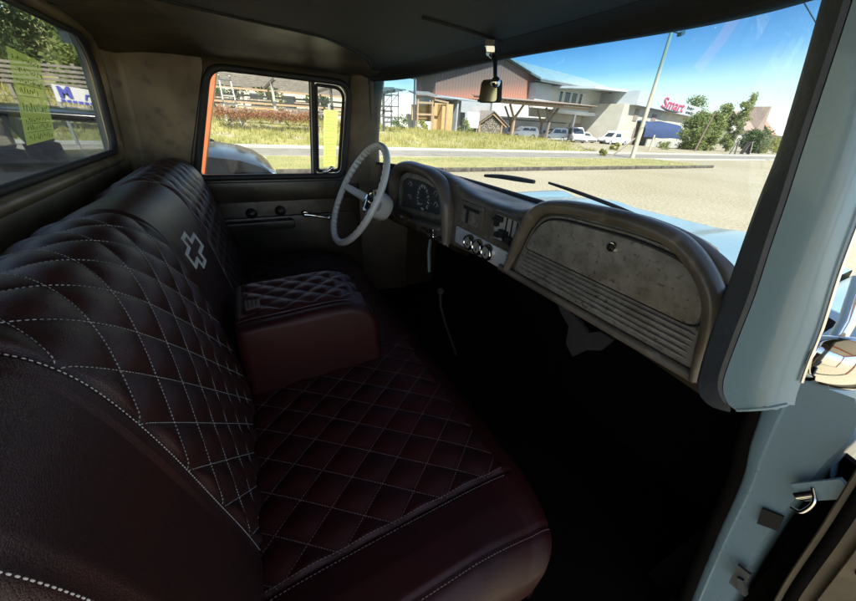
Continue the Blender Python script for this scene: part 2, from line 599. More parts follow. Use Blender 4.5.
def text_obj(name, body, size, loc, material, parent=None, rot=(math.pi / 2, 0, math.pi / 2), depth=0.01, shear=0.0, bold=0.0, fit=None):
    cu = bpy.data.curves.new(name, 'FONT')
    cu.body = body
    cu.size = size
    cu.extrude = depth
    cu.shear = shear
    cu.offset = bold
    cu.align_x = 'CENTER'
    cu.align_y = 'CENTER'
    cu.materials.append(material)
    tmp = bpy.data.objects.new(name + '_curve', cu)
    COL.objects.link(tmp)
    tmp.location = loc
    tmp.rotation_euler = rot
    bpy.context.view_layer.update()
    dg = bpy.context.evaluated_depsgraph_get()
    me = bpy.data.meshes.new_from_object(tmp.evaluated_get(dg))
    if fit:
        xs_ = [v.co.x for v in me.vertices]
        k = fit / (max(xs_) - min(xs_))
        me.transform(Matrix.Diagonal((k, 1, 1, 1)))
    me.transform(Matrix.LocRotScale(Vector(loc), tmp.rotation_euler, None))
    o = bpy.data.objects.new(name, me)
    COL.objects.link(o)
    bpy.data.objects.remove(tmp)
    if parent is not None:
        attach(o, parent)
    return o


def rounded_rect(x0, x1, z0, z1, r, k=5):
    """closed 2-D outline; r = one radius or four (bottom-left, bottom-right, top-right, top-left)"""
    if not isinstance(r, (tuple, list)):
        r = (r,) * 4
    out = []
    for (cx, cz, rr, a0) in ((x0 + r[0], z0 + r[0], r[0], 180), (x1 - r[1], z0 + r[1], r[1], 270), (x1 - r[2], z1 - r[2], r[2], 0), (x0 + r[3], z1 - r[3], r[3], 90)):
        for i in range(k + 1):
            a = R(a0 + 90 * i / k)
            out.append((cx + rr * math.cos(a), cz + rr * math.sin(a)))
    return out


def round_poly(pts, r, k=5):
    """2-D polygon with every corner rounded by radius r (or a list of radii)"""
    n = len(pts)
    rs = r if isinstance(r, (list, tuple)) else [r] * n
    out = []
    for i in range(n):
        p = Vector(pts[i])
        a = (Vector(pts[i - 1]) - p)
        b = (Vector(pts[(i + 1) % n]) - p)
        rr = min(rs[i], a.length * 0.49, b.length * 0.49)
        A, B = p + a.normalized() * rr, p + b.normalized() * rr
        for j in range(k + 1):
            t = j / k
            out.append(tuple(A * (1 - t) ** 2 + p * 2 * t * (1 - t) + B * t * t))
    return out


def densify(poly, step=0.012):
    out = []
    for i in range(len(poly)):
        a, b = Vector(poly[i]), Vector(poly[(i + 1) % len(poly)])
        k = max(1, int((b - a).length / step))
        out += [tuple(a.lerp(b, j / k)) for j in range(k)]
    return out


def fit_outer(inner, outer_poly):
    """for every inner point the point of the outer polygon on the ray from the inner centre"""
    xs_, ys_ = [p[0] for p in inner], [p[1] for p in inner]
    c = Vector(((min(xs_) + max(xs_)) / 2, (min(ys_) + max(ys_)) / 2))
    res = []
    n = len(outer_poly)
    for p in inner:
        d = Vector(p) - c
        best = None
        for i in range(n):
            a, b = Vector(outer_poly[i]), Vector(outer_poly[(i + 1) % n])
            e = b - a
            den = d.x * e.y - d.y * e.x
            if abs(den) < 1e-12:
                continue
            q = a - c
            t = (q.x * e.y - q.y * e.x) / den
            u = (q.x * d.y - q.y * d.x) / den
            if t > 0 and -1e-6 <= u <= 1 + 1e-6 and (best is None or t < best):
                best = t
        res.append(tuple(c + d * best))
    return res


# ================================================================== THE PICKUP TRUCK
truck = empty('pickup_truck', (0, 0.3, 0), 'pale blue vintage pickup seen from inside, with worn brown cab and quilted leather bench', 'truck')
HW, HH = 0.0375, 0.046          # half diamond: across, along


def soft_loft(prof, x0, x1, endr, per, ns, xs_extra, disp, cap=True):
    """upholstered body: a (y,z) profile run along x, rounded at both ends, pushed out by disp(x, s).
    returns the grid, the arc lengths and a sampler for the stitches"""
    P = catmull([(p[0], p[1], 0) for p in prof], per)
    Q, s = resample(P, ns)
    yz = Q[:, :2]
    T = np.gradient(yz, axis=0)
    T /= np.linalg.norm(T, axis=1)[:, None] + 1e-12
    N = np.stack([-T[:, 1], T[:, 0]], 1)                 # left of travel
    cen = yz.mean(0)
    if ((yz - cen) * N).sum() < 0:
        N = -N
    k = 10
    e0 = x0 + endr * (1 - np.cos(np.linspace(0, math.pi / 2, k)))
    e1 = x1 - endr * (1 - np.cos(np.linspace(0, math.pi / 2, k)))[::-1]
    xs = np.unique(np.round(np.r_[e0, np.arange(x0 + endr, x1 - endr, xs_extra), e1], 5))
    Xg, Sg = np.meshgrid(xs, s, indexing='ij')
    D = disp(Xg, Sg)
    sh = np.zeros_like(xs)
    for i, x in enumerate(xs):
        t = 0
        if x < x0 + endr:
            t = (x0 + endr - x) / endr
        elif x > x1 - endr:
            t = (x - x1 + endr) / endr
        sh[i] = endr * (1 - math.sqrt(max(0, 1 - t * t)))
    off = D
    I = cen - yz
    I /= np.linalg.norm(I, axis=1)[:, None]
    Y = yz[None, :, 0] + N[None, :, 0] * off + I[None, :, 0] * sh[:, None]
    Z = yz[None, :, 1] + N[None, :, 1] * off + I[None, :, 1] * sh[:, None]
    G = np.stack([Xg, Y, Z], -1)

    def at(x, ss, lift=0.0):
        y = np.interp(ss, s, yz[:, 0]) + np.interp(ss, s, N[:, 0]) * (float(disp(np.array([[x]]), np.array([[ss]]))[0, 0]) + lift)
        z = np.interp(ss, s, yz[:, 1]) + np.interp(ss, s, N[:, 1]) * (float(disp(np.array([[x]]), np.array([[ss]]))[0, 0]) + lift)
        return Vector((x, y, z))
    return G, s, at


def loft_mesh(G):
    mb = MB()
    mb.grid(G)
    a, b = G.shape[:2]
    for i, rev in ((0, True), (a - 1, False)):
        c = G[i].mean(0)
        base = len(mb.v)
        mb.v.append(tuple(c))
        for j in range(b):
            j2 = (j + 1) % b
            mb.f.append((i * b + j, i * b + j2, base))
            mb.m.append(0)
    return mb


def quilt(X, S, xa, xb, sa, sb, amp, s0=0.0, x0=0.0):
    a = (X - x0) / (2 * HW) + (S - s0) / (2 * HH)
    b = (X - x0) / (2 * HW) - (S - s0) / (2 * HH)
    h = amp * (np.abs(np.sin(math.pi * a)) * np.abs(np.sin(math.pi * b))) ** 0.72
    e = np.minimum(np.minimum(X - xa, xb - X), np.minimum(S - sa, sb - S))
    return np.where(e > 0, h * np.clip(e / 0.012, 0, 1) ** 0.5, 0.0)


def stitch_line(mb, at, pts, pitch, ln, r):
    """short thread stitches along a polyline given in (x, s)"""
    P = np.array(pts, float)
    d = np.r_[0, np.cumsum(np.linalg.norm(np.diff(P, axis=0), axis=1))]
    n = int(d[-1] / pitch)
    for i in range(n):
        c = (i + 0.5) * pitch + random.uniform(-0.0003, 0.0003)
        q = []
        for e in (c - ln / 2, c + ln / 2):
            q.append(at(np.interp(e, d, P[:, 0]), np.interp(e, d, P[:, 1]), 0.0011))
        a, b = q
        t = b - a
        if t.length < 1e-6:
            continue
        u = t.normalized().orthogonal()
        v = t.normalized().cross(u)
        m0, m1 = a + t * 0.2, b - t * 0.2
        vs = [a] + [m + (u * math.cos(g) + v * math.sin(g)) * r for m in (m0, m1) for g in (0.6, 2.17, 3.74, 5.31)] + [b]
        fs = [(0, 1 + k, 1 + (k + 1) % 4) for k in range(4)] + [(1 + k, 5 + k, 5 + (k + 1) % 4, 1 + (k + 1) % 4) for k in range(4)] + [(9, 5 + (k + 1) % 4, 5 + k) for k in range(4)]
        mb.add(vs, fs)


def quilt_stitches(mb, at, xa, xb, sa, sb, s0, x0, pitch=0.0046, ln=0.0031, r=0.00047):
    for sign in (1, -1):
        # lines where (x-x0)/(2HW) + sign*(s-s0)/(2HH) = k
        lo = min((x - x0) / (2 * HW) + sign * (q - s0) / (2 * HH) for x in (xa, xb) for q in (sa, sb))
        hi = max((x - x0) / (2 * HW) + sign * (q - s0) / (2 * HH) for x in (xa, xb) for q in (sa, sb))
        for k in range(math.ceil(lo), math.floor(hi) + 1):
            pts = []
            for x in np.linspace(xa, xb, 60):
                q = s0 + sign * (k - (x - x0) / (2 * HW)) * 2 * HH
                if sa <= q <= sb:
                    pts.append((x, q))
            if len(pts) > 2:
                stitch_line(mb, at, pts, pitch, ln, r)


def groove(V, v0, d=0.0045, wd=0.004):
    return -d * np.exp(-((V - v0) / wd) ** 2)


# ---- bench seat
sb_ = MB()
sb_.box((-0.02, 0.10, 0.72), (1.40, 0.44, 0.14))
bench = sb_.build('bench_seat', black, truck, bevel=0.02)
bench['label'] = 'bench seat in dark brown and maroon diamond quilted leather'

BP = [(-.085, .83), (-.098, .95), (-.116, 1.06), (-.134, 1.165), (-.154, 1.25), (-.172, 1.295), (-.196, 1.323), (-.228, 1.336), (-.265, 1.331), (-.31, 1.311), (-.347, 1.278), (-.362, 1.21), (-.36, 1.0), (-.352, .84)]
BA = (0.12, 0.530, 0.03, 0.70)
BB = (-0.62, -0.20, 0.03, 0.70)


def back_disp(X, S):
    d = 0.006 * np.sin(np.clip((X + 0.75) / 1.46, 0, 1) * math.pi) * 0
    d = d + quilt(X, S, *BA, 0.0074, 0.02, BA[1]) + quilt(X, S, *BB, 0.0074, 0.02, BB[0])
    for x in (BA[0], BA[1], BB[0], BB[1]):
        d = d + np.where(S < 0.72, groove(X, x, 0.004, 0.0035), 0)
    d = d + np.where(S < 0.70, groove(X, 0.678, 0.004, 0.0035), 0)
    # slight slack of the plain hide
    d = d + np.where((X > 0.55), 0.004 * np.sin(S * 9 + X * 14), 0) + np.where((X < 0.11) & (X > -0.19), 0.0025 * np.sin(S * 11 + X * 17), 0)
    return d


G, S_, back_at = soft_loft(BP, -0.73, 0.70, 0.035, 14, 420, 0.0030, back_disp)
mb = loft_mesh(G)
mb.build('backrest', leather, bench, smooth=60)
st = MB()
for B in (BA, BB):
    quilt_stitches(st, back_at, *B, 0.02, BA[1] if B is BA else BB[0])
for x in (0.5345,):
    if x > 0.5:
        stitch_line(st, back_at, [(x, q) for q in np.linspace(0.03, 0.70, 80)], 0.0046, 0.0031, 0.00052)
for x in (-0.196,):
    stitch_line(st, back_at, [(x, q) for q in np.linspace(0.03, 0.70, 80)], 0.0058, 0.0042, 0.0005)
stitch_line(st, back_at, [(0.689, q) for q in np.linspace(0.05, 0.62, 120)], 0.0046, 0.0032, 0.0005)
st.build('backrest_stitching', thread, bench, smooth=0, fix=False)

# embroidered bow-tie outline on the plain centre
em = MB()
s_of = lambda z: float(np.interp(z, [p for p in np.linspace(.83, 1.32, 40)], np.interp(np.linspace(.83, 1.32, 40), [G[60, i, 2] for i in range(170) if G[60, i, 2] < 1.325], [S_[i] for i in range(170) if G[60, i, 2] < 1.325])))
c_s = s_of(1.21)
bt = [(-0.075, 0.021), (-0.024, 0.021), (-0.019, 0.043), (0.031, 0.043), (0.026, 0.021), (0.075, 0.021),
      (0.064, -0.021), (0.017, -0.021), (0.012, -0.043), (-0.038, -0.043), (-0.033, -0.021), (-0.086, -0.021)]
N_ = len(bt)


def inset(poly, d):
    out = []
    n = len(poly)
    for i in range(n):
        p0, p1, p2 = Vector(poly[i - 1]), Vector(poly[i]), Vector(poly[(i + 1) % n])
        e1, e2 = (p1 - p0).normalized(), (p2 - p1).normalized()
        n1, n2 = Vector((e1.y, -e1.x)), Vector((e2.y, -e2.x))
        k = n1 + n2
        out.append(p1 + k * (d / max(0.3, 1 + n1.dot(n2))))
    return out


def dense(poly, per=6):
    out = []
    for i in range(len(poly)):
        a, b = Vector(poly[i]), Vector(poly[(i + 1) % len(poly)])
        out += [a.lerp(b, k / per) for k in range(per)]
    return out


oo, ii = dense(bt), dense(inset(bt, 0.0095))
PT = lambda p, l: back_at(-0.012 + p[0], c_s + p[1], l)
vs = [PT(p, 0.0004) for p in oo] + [PT(p, 0.0004) for p in ii] + [PT(p, 0.0022) for p in oo] + [PT(p, 0.0022) for p in ii]
n = len(oo)
fs = []
for i in range(n):
    j = (i + 1) % n
    fs += [(2 * n + i, 2 * n + j, 3 * n + j, 3 * n + i), (i, j, 2 * n + j, 2 * n + i), (n + i, n + j, 3 * n + j, 3 * n + i)]
em.add(vs, fs)
em.build('embroidered_emblem', silver_thread, bench, smooth=0)

# cushion
CP = [(-.16, .885), (-.06, .905), (.06, .912), (.18, .914), (.28, .914), (.355, .903), (.396, .870), (.409, .82), (.400, .76), (.375, .70), (.2, .69), (-.1, .69)]
CA = (0.12, 0.60, 0.03, 0.505)
CB = (-0.66, -0.20, 0.03, 0.505)


def cush_disp(X, S):
    d = quilt(X, S, *CA, 0.0068, 0.0, CA[1]) + quilt(X, S, *CB, 0.0068, 0.0, CB[0])
    for x in (CA[0], CA[1], CB[0], CB[1]):
        d = d + np.where(S < 0.52, groove(X, x, 0.004, 0.0035), 0)
    d = d + np.where(S < 0.62, groove(X, 0.70, 0.0045, 0.0035), 0)
    # rounded front corners in plan
    e = np.clip((np.abs(X + 0.0) - 0.56) / 0.18, 0, 1)
    f = np.clip((S - 0.36) / 0.12, 0, 1) * np.clip((0.86 - S) / 0.1, 0, 1)
    d = d - 0.046 * e ** 2.4 * f
    d = d + 0.010 * np.clip((X - 0.60) / 0.05, 0, 1) * np.clip((0.5 - S) / 0.1, 0, 1) * np.clip((0.735 - X) / 0.04, 0, 1)
    return d


G2, S2, cush_at = soft_loft(CP, -0.74, 0.745, 0.045, 12, 300, 0.0036, cush_disp)
loft_mesh(G2).build('seat_cushion', maroon, bench, smooth=60)
st = MB()
for B in (CA, CB):
    quilt_stitches(st, cush_at, *B, 0.0, CA[1] if B is CA else CB[0], 0.0050, 0.0036, 0.00062)
stitch_line(st, cush_at, [(0.607, q) for q in np.linspace(0.03, 0.50, 80)], 0.006, 0.0042, 0.0006)
stitch_line(st, cush_at, [(0.594, q) for q in np.linspace(0.03, 0.50, 80)], 0.006, 0.0042, 0.0006)
stitch_line(st, cush_at, [(0.706, q) for q in np.linspace(0.2, 0.56, 80)], 0.006, 0.0045, 0.0006)
st.build('cushion_stitching', thread_dim, bench, smooth=0, fix=False)

# folding centre armrest
AP = [(-.095, .87), (-.092, 1.0), (-.090, 1.075), (-.07, 1.092), (.02, 1.097), (.10, 1.101), (.165, 1.098), (.207, 1.078), (.232, 1.035), (.236, .97), (.23, .885), (.1, .872)]
AA = (-0.035, 0.135, 0.235, 0.53)


def arm_disp(X, S):
    d = quilt(X, S, *AA, 0.0085, 0.25, AA[1])
    d = d + np.where((S > 0.2) & (S < 0.75), groove(X, 0.142, 0.004, 0.003) + groove(X, 0.158, 0.004, 0.003), 0)
    return d


HW, HH = 0.030, 0.034
G3, S3, arm_at = soft_loft(AP, -0.055, 0.19, 0.022, 12, 260, 0.0025, arm_disp)
arm_sheen = mat('maroon leather with sheen', (0.036, 0.0085, 0.0095), rough=0.30, c2=(0.026, 0.0062, 0.007), scale=9, bump=0.2, bscale=520, btype='leather', spec=0.6)  # glossier, lighter maroon: windshield sheen put into the armrest top
arm = loft_mesh(G3)
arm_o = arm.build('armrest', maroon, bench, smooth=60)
arm_o.data.materials.append(arm_sheen)
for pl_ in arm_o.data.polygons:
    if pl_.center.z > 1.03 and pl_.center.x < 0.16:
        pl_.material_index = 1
st = MB()
quilt_stitches(st, arm_at, *AA, 0.25, AA[1], 0.005, 0.0034, 0.0005)
stitch_line(st, arm_at, [(0.150, q) for q in np.linspace(0.22, 0.6, 60)], 0.006, 0.004, 0.0004)
st.build('armrest_stitching', thread_dim, bench, smooth=0, fix=False)
HW, HH = 0.0375, 0.046
tg = MB()
for k in range(2):
    pass
p0 = [arm_at(x, s_, 0.012) for x, s_ in ((0.095, 0.245), (0.13, 0.245), (0.13, 0.275), (0.095, 0.275))]
tg.prism(p0, (0, 0, 0.001), thread_dim)
for k in range(3):
    a = arm_at(0.100, 0.251 + 0.008 * k, 0.0135)
    b = arm_at(0.125, 0.251 + 0.008 * k, 0.0135)
    tg.bar(a, b, 0.003, 0.0012, ink)
tg.build('cloth_tag', None, bench, smooth=0)

# ---- cab lining: rear wall with window
def rear_y(z):
    return -0.388 + (z - 1.36) * 0.11


RW = densify(rounded_rect(-0.688, 0.688, 1.355, 1.666, (0.045, 0.045, 0.11, 0.11), 7))
inner = RW
outer = fit_outer(inner, [(-0.725, 1.0), (0.74, 1.0), (0.74, 1.71), (-0.725, 1.71)])
mb = MB()
mb.ring([(x, rear_y(z), z) for x, z in outer], [(x, rear_y(z), z) for x, z in inner], (0, -0.008, 0))
mb.box((0.03, -0.452, 0.80), (1.38, 0.03, 0.40))
rw = mb.build('rear_wall', patina, truck)
fr = MB()
fr.tube([(x, rear_y(z) + 0.012, z) for x, z in rounded_rect(-0.703, 0.703, 1.337, 1.682, (0.055, 0.055, 0.12, 0.12), 9)], 0.0155, seg=10, closed=True)
fr.build('window_moulding', patina, rw, smooth=60)
fr = MB()
fr.tube([(x, rear_y(z) + 0.006, z) for x, z in rounded_rect(-0.685, 0.685, 1.358, 1.663, (0.045, 0.045, 0.107, 0.107), 9)], 0.0085, seg=8, closed=True)
fr.build('window_gasket', rubber, rw, smooth=60)
gl = MB()
gl.prism([(x, rear_y(z) - 0.009, z) for x, z in rounded_rect(-0.694, 0.694, 1.349, 1.672, (0.05, 0.05, 0.115, 0.115), 6)], (0, -0.004, 0))
gl.build('rear_window', glass, rw)
sf = MB()
sf.grid([[(x, y, z) for x in np.linspace(-0.74, 0.72, 4)] for y, z in ((-0.372, 1.342), (-0.366, 1.325), (-0.366, 1.30), (-0.376, 1.27), (-0.378, 0.9))])
sf.build('rear_ledge', patina, rw, smooth=60)

# corner between rear wall and driver's door
mb = MB()
rows = []
for z in np.linspace(0.9, 1.70, 22):
    lean = max(0, z - 1.60) * 0.35
    row = []
    for t in np.linspace(0, 1, 14):
        # from rear wall (x=-.64) to door jamb (x=-.765)
        a = t * math.pi / 2
        cx, cy, rr = -0.700, rear_y(z) + 0.068, 0.068
        if t < 0.999:
            x = cx - rr * math.sin(a)
            y = cy - rr * math.cos(a)
        row.append((x + lean, y, z))
    ye = -0.205 + 0.135 * min(1, max(0, (z - 1.28) / 0.36))
    row += [(-0.762 + lean * 0.5, -0.25 + (ye + 0.205) * 0.5, z), (-0.763 + lean * 0.5, ye, z), (-0.775, ye + 0.004, z)]
    rows.append(row)
mb.grid(rows)
mb.build('corner_panel', patina, truck, smooth=60)

# headliner
def roof_z(x, y):
    e = np.clip(np.abs(x) / 0.76, 0, 1)
    z = 1.712 - 0.055 * e ** 5
    fy = np.clip((y - 0.25) / 0.45, 0, 1)
    z = z - 0.022 * fy ** 2
    ry = np.clip((-0.15 - y) / 0.22, 0, 1)
    return z - 0.03 * ry ** 2


def screen_top(x):
    return 0.485 + 0.225 * max(0.0, 1 - abs(x / 0.735) ** 3.6) ** 0.62


mb = MB()
xs = np.linspace(-0.765, 0.765, 50)
rows = []
for x in xs:
    y1 = max(screen_top(min(abs(x), 0.72)) - 0.012, 0.40)
    rows.append([(x, -0.365 + (y1 + 0.365) * t, float(roof_z(x, -0.365 + (y1 + 0.365) * t))) for t in np.linspace(0, 1, 34)])
mb.grid(rows)
hl = mb.build('headliner', liner, truck, smooth=60)
# bare painted rear roof bow, meeting the liner on a slanting line
mb = MB()
rows = []
for x in np.linspace(-0.768, 0.768, 60):
    yl = -0.150 + 0.085 * min(1, max(0, (abs(x) - 0.27) / 0.45))
    row = []
    for t in np.linspace(0, 1, 16):
        if t < 0.4:
            a = (1 - t / 0.4) * math.pi / 2
            y = -0.305 - 0.050 * math.sin(a)
            z = float(roof_z(x, -0.305)) - 0.006 - 0.010 * (1 - math.cos(a))
        else:
            y = -0.305 + (yl + 0.305) * (t - 0.4) / 0.6
            z = float(roof_z(x, y)) - 0.006
        row.append((x, y, z))
    rows.append(row)
mb.grid(rows)
rows = []
cxs = [(-0.15, -0.272), (-0.02, -0.315), (0.12, -0.355), (0.28, -0.40), (0.40, -0.50), (0.457, -0.544), (0.52, -0.66)]
for y in np.linspace(-0.16, 0.52, 30):
    xe = float(np.interp(y, [c[0] for c in cxs], [c[1] for c in cxs]))
    rows.append([(x, y, float(roof_z(x, y)) - 0.0045) for x in np.linspace(-0.766, xe, 12)])
mb.grid(rows)
mb.build('roof_bow', patina_dark, truck, smooth=60)
# seams of the liner panel
mb = MB()
ctr = [(-0.20, -0.33), (-0.25, -0.22), (-0.273, -0.145), (-0.315, -0.02), (-0.355, 0.12), (-0.40, 0.28), (-0.544, 0.457), (-0.66, 0.52)]
cc = catmull([(a, b, 0) for a, b in ctr], 8)
mb.tube([(p.x, p.y, float(roof_z(p.x, p.y)) - 0.001) for p in cc], 0.0045, seg=6)
mb.tube([(0.0, y, float(roof_z(0.0, y)) - 0.001) for y in np.linspace(0.42, 0.66, 10)], 0.004, seg=6)
cc = catmull([(-0.36, -0.34, 0), (-0.52, -0.24, 0), (-0.66, -0.13, 0), (-0.72, -0.08, 0)], 8)
mb.tube([(p.x, p.y, float(roof_z(p.x, p.y)) - 0.001) for p in cc], 0.004, seg=6)
mb.build('liner_seam', liner, hl, smooth=60)
# side lining above the driver's window (cantrail)
mb = MB()
rows = []
for y in np.linspace(-0.075, 0.56, 20):
    zt = float(roof_z(-0.70, y))
    rows.append([(-0.66, y, float(roof_z(-0.66, y)) - 0.004), (-0.715, y, zt - 0.014), (-0.748, y, 1.662), (-0.762, y, 1.640), (-0.768, y, 1.622)])
mb.grid(rows)
mb.build('roof_rail', patina_dark, truck, smooth=60)
# outer skin of the roof and the cab back
mb = MB()
rows = []
for x in np.linspace(-0.80, 0.80, 30):
    e = abs(x) / 0.80
    ye = screen_top(min(abs(x), 0.72) * 0.95) + 0.03
    rows.append([(x, y, 1.775 - 0.07 * e ** 5 - 0.02 * t ** 2) for t, y in ((t, -0.44 + (ye + 0.44) * (t + 1) / 2) for t in np.linspace(-1, 1, 14))])
mb.grid(rows)
rb = [(x, -0.44, 1.755 - 0.07 * (abs(x) / 0.8) ** 5) for x in np.linspace(-0.80, 0.80, 30)]
mb.grid([rb, [(x, rear_y(1.69) - 0.05, 1.69) for x in np.linspace(-0.80, 0.80, 30)]])
for s in (-1, 1):
    mb.grid([[(s * 0.80, y, z) for y in np.linspace(-0.44, 0.46, 5)] for z in (1.70, 1.655)])
mb.build('roof_skin', blue_hood, truck, smooth=60)
mb = MB()
RW2 = densify(rounded_rect(-0.73, 0.73, 1.31, 1.70, (0.06, 0.06, 0.13, 0.13), 7))
mb.ring([(x, rear_y(z) - 0.036, z) for x, z in fit_outer(RW2, [(-0.80, 0.75), (0.80, 0.75), (0.80, 1.72), (-0.80, 1.72)])], [(x, rear_y(z) - 0.036, z) for x, z in RW2], (0, 0.015, 0))
mb.build('cab_back', blue_hood, truck)

# ---- driver's door
DW = densify(round_poly([(-0.178, 1.262), (0.395, 1.262), (0.452, 1.618), (-0.052, 1.626)], [0.03, 0.03, 0.06, 0.05], 6))
dd = MB()
inn = DW
out = fit_outer(inn, [(-0.215, 0.66), (0.50, 0.66), (0.515, 1.645), (-0.10, 1.65), (-0.215, 1.30)])
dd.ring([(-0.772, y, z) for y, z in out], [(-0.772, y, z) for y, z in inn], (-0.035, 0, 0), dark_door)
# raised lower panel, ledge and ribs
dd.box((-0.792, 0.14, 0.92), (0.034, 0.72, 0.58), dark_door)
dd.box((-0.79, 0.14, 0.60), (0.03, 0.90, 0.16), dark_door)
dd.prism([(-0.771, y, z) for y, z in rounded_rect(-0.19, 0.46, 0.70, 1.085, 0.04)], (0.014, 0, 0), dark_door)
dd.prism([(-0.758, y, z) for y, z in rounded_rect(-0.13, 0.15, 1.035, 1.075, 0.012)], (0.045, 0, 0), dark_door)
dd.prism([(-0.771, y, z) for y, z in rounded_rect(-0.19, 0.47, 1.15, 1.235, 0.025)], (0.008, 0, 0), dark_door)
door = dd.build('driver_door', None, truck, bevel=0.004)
mb = MB()
mb.tube([(-0.764, y, z) for y, z in round_poly([(-0.186, 1.254), (0.400, 1.254), (0.460, 1.626), (-0.058, 1.634)], [0.035, 0.035, 0.065, 0.055], 7)], 0.013, seg=8, closed=True)
mb.build('window_frame', rubber, door, smooth=60)
mb = MB()
mb.bar((-0.775, 0.268, 1.258), (-0.775, 0.302, 1.63), 0.022, 0.014, rubber, up=(1, 0, 0))
mb.bar((-0.766, 0.262, 1.258), (-0.766, 0.296, 1.63), 0.004, 0.006, galv, up=(1, 0, 0))
mb.build('division_bar', None, door)
mb = MB()
mb.tube([(-0.779, y, z) for y, z in round_poly([(0.288, 1.274), (0.385, 1.274), (0.436, 1.606), (0.318, 1.610)], [0.012, 0.02, 0.05, 0.01], 6)], 0.007, seg=8, closed=True)
mb.build('vent_frame', rubber, door, smooth=60)
mb = MB()
mb.prism([(-0.788, y, z) for y, z in round_poly([(-0.178, 1.262), (0.395, 1.262), (0.452, 1.618), (-0.052, 1.626)], [0.03, 0.03, 0.06, 0.05], 5)], (-0.004, 0, 0))
mb.build('window_glass', glass, door)
mb = MB()
mb.lathe([(0.0, 0.018), (0.014, 0.017), (0.018, 0.0)], (-0.765, 0.205, 1.085), (1, 0, 0), seg=14)
mb.tube([(-0.745, 0.20, 1.087), (-0.738, 0.235, 1.083), (-0.736, 0.275, 1.074), (-0.738, 0.305, 1.066)], [0.009, 0.008, 0.007, 0.009], seg=8)
mb.ball((-0.738, 0.308, 1.066), 0.012)
mb.build('door_handle', chrome, door, smooth=60)
for (y, z) in ((-0.02, 1.10), (0.10, 1.105)):
    mb = MB()
    mb.lathe([(0.0, 0.02), (0.016, 0.018), (0.022, 0.006), (0.024, 0.0)], (-0.768, y, z), (1, 0, 0), seg=16)
    mb.build('door_knob', dark_door, door, smooth=60)
mb = MB()
mb.tube([(-0.770, 0.31, 1.27), (-0.762, 0.325, 1.272), (-0.76, 0.345, 1.285)], 0.007, seg=8)
mb.ball((-0.760, 0.348, 1.288), 0.010)
mb.build('vent_latch', chrome, door, smooth=60)

# driver's A pillar
mb = MB()
rows = []
for z in np.linspace(1.22, 1.67, 14):
    t = (z - 1.22) / 0.45
    y0, y1 = 0.405 + 0.06 * t, 0.552 + 0.055 * t
    x = -0.775 + 0.03 * t ** 2
    wv = 0.5 * (1 - t) ** 3
    rows.append([(x - 0.004, y0, z), (x + 0.012, y0 + 0.02, z), (x + 0.022, (y0 + y1) / 2, z), (x + 0.020, y1 - 0.018 + wv * 0.05, z), (x + 0.004, y1 + wv * 0.08, z), (x - 0.02, y1 + 0.01 + wv * 0.09, z)])
mb.grid(rows)
mb.build('door_pillar', patina, truck, smooth=60)

# ---- windshield: wrapped glass with its gasket
def screen_pt(u, v):
    """u across -1..1, v up 0..1"""
    x = 0.715 * math.sin(u * math.pi / 2)
    yt = screen_top(x)
    zt = 1.648 + 0.030 * max(0, 1 - (x / 0.735) ** 2)
    zb = 1.285 + 0.02 * (abs(x) / 0.735) ** 3
    yb = yt + 0.125 * max(0, 1 - abs(x / 0.735) ** 4)
    xx = x * (1 + 0.055 * (1 - v)) - 0.022
    return (xx, yb + (yt - yb) * v, zb + (zt - zb) * v)


us = np.linspace(-1, 1, 61)
mb = MB()
A = [[screen_pt(u, v) for v in np.linspace(0, 1, 12)] for u in us]
mb.grid(A)
ws = mb.build('windshield', screen, truck, smooth=60)
mb = MB()
edge = [screen_pt(u, 0) for u in us] + [screen_pt(1, v) for v in np.linspace(0.1, 0.9, 8)] + [screen_pt(u, 1) for u in us[::-1]] + [screen_pt(-1, v) for v in np.linspace(0.9, 0.1, 8)]
mb.tube([(p[0], p[1] - 0.004, p[2]) for p in edge], 0.0125, seg=8, closed=True)
mb.build('windshield_gasket', rubber, ws, smooth=60)
# header panel between liner and glass
mb = MB()
rows = []
for u in us:
    a = screen_pt(u, 1)
    yb = a[1] - 0.012
    z0 = float(roof_z(a[0] * 0.98, yb - 0.03))
    rows.append([(a[0] * 0.985, yb - 0.05, z0 + 0.001), (a[0] * 0.99, yb - 0.020, z0 - 0.010), (a[0] * 0.995, yb - 0.004, a[2] - 0.003), (a[0], yb + 0.02, a[2] + 0.012)])
mb.grid(rows)
mb.build('windshield_header', liner, truck, smooth=60)

# ---- rear-view mirror
mb = MB()
mb.prism([(0.045, 0.598, 1.684), (-0.005, 0.640, 1.684), (-0.030, 0.650, 1.684), (-0.012, 0.618, 1.684), (0.030, 0.580, 1.684)], (0, 0, -0.012), chrome)
mb.box((-0.008, 0.628, 1.672), (0.045, 0.022, 0.016), chrome, rz=-0.7)
mb.tube([(-0.003, 0.632, 1.670), (0.018, 0.628, 1.640), (0.036, 0.622, 1.603)], [0.0075, 0.006, 0.0055], chrome, seg=10)
mb.ball((-0.010, 0.636, 1.668), 0.012, chrome)
mb.ball((0.038, 0.622, 1.600), 0.013, chrome)
rv = mb.build('rearview_mirror', None, truck, smooth=50)
rv['label'] = 'small interior mirror on a chrome stem under the roof edge'
mb = MB()
MR = Matrix.Translation((0.004, 0.634, 1.582)) @ Matrix.Rotation(R(9), 4, 'Z') @ Matrix.Rotation(R(2), 4, 'X')
ol = round_poly([(-0.038, -0.027), (0.038, -0.027), (0.032, 0.027), (-0.032, 0.027)], 0.012, 5)
mb.prism([MR @ Vector((x, -0.006, z)) for x, z in ol], MR.to_3x3() @ Vector((0, 0.014, 0)))
mb.build('mirror_shell', black, rv, smooth=40)
mb = MB()
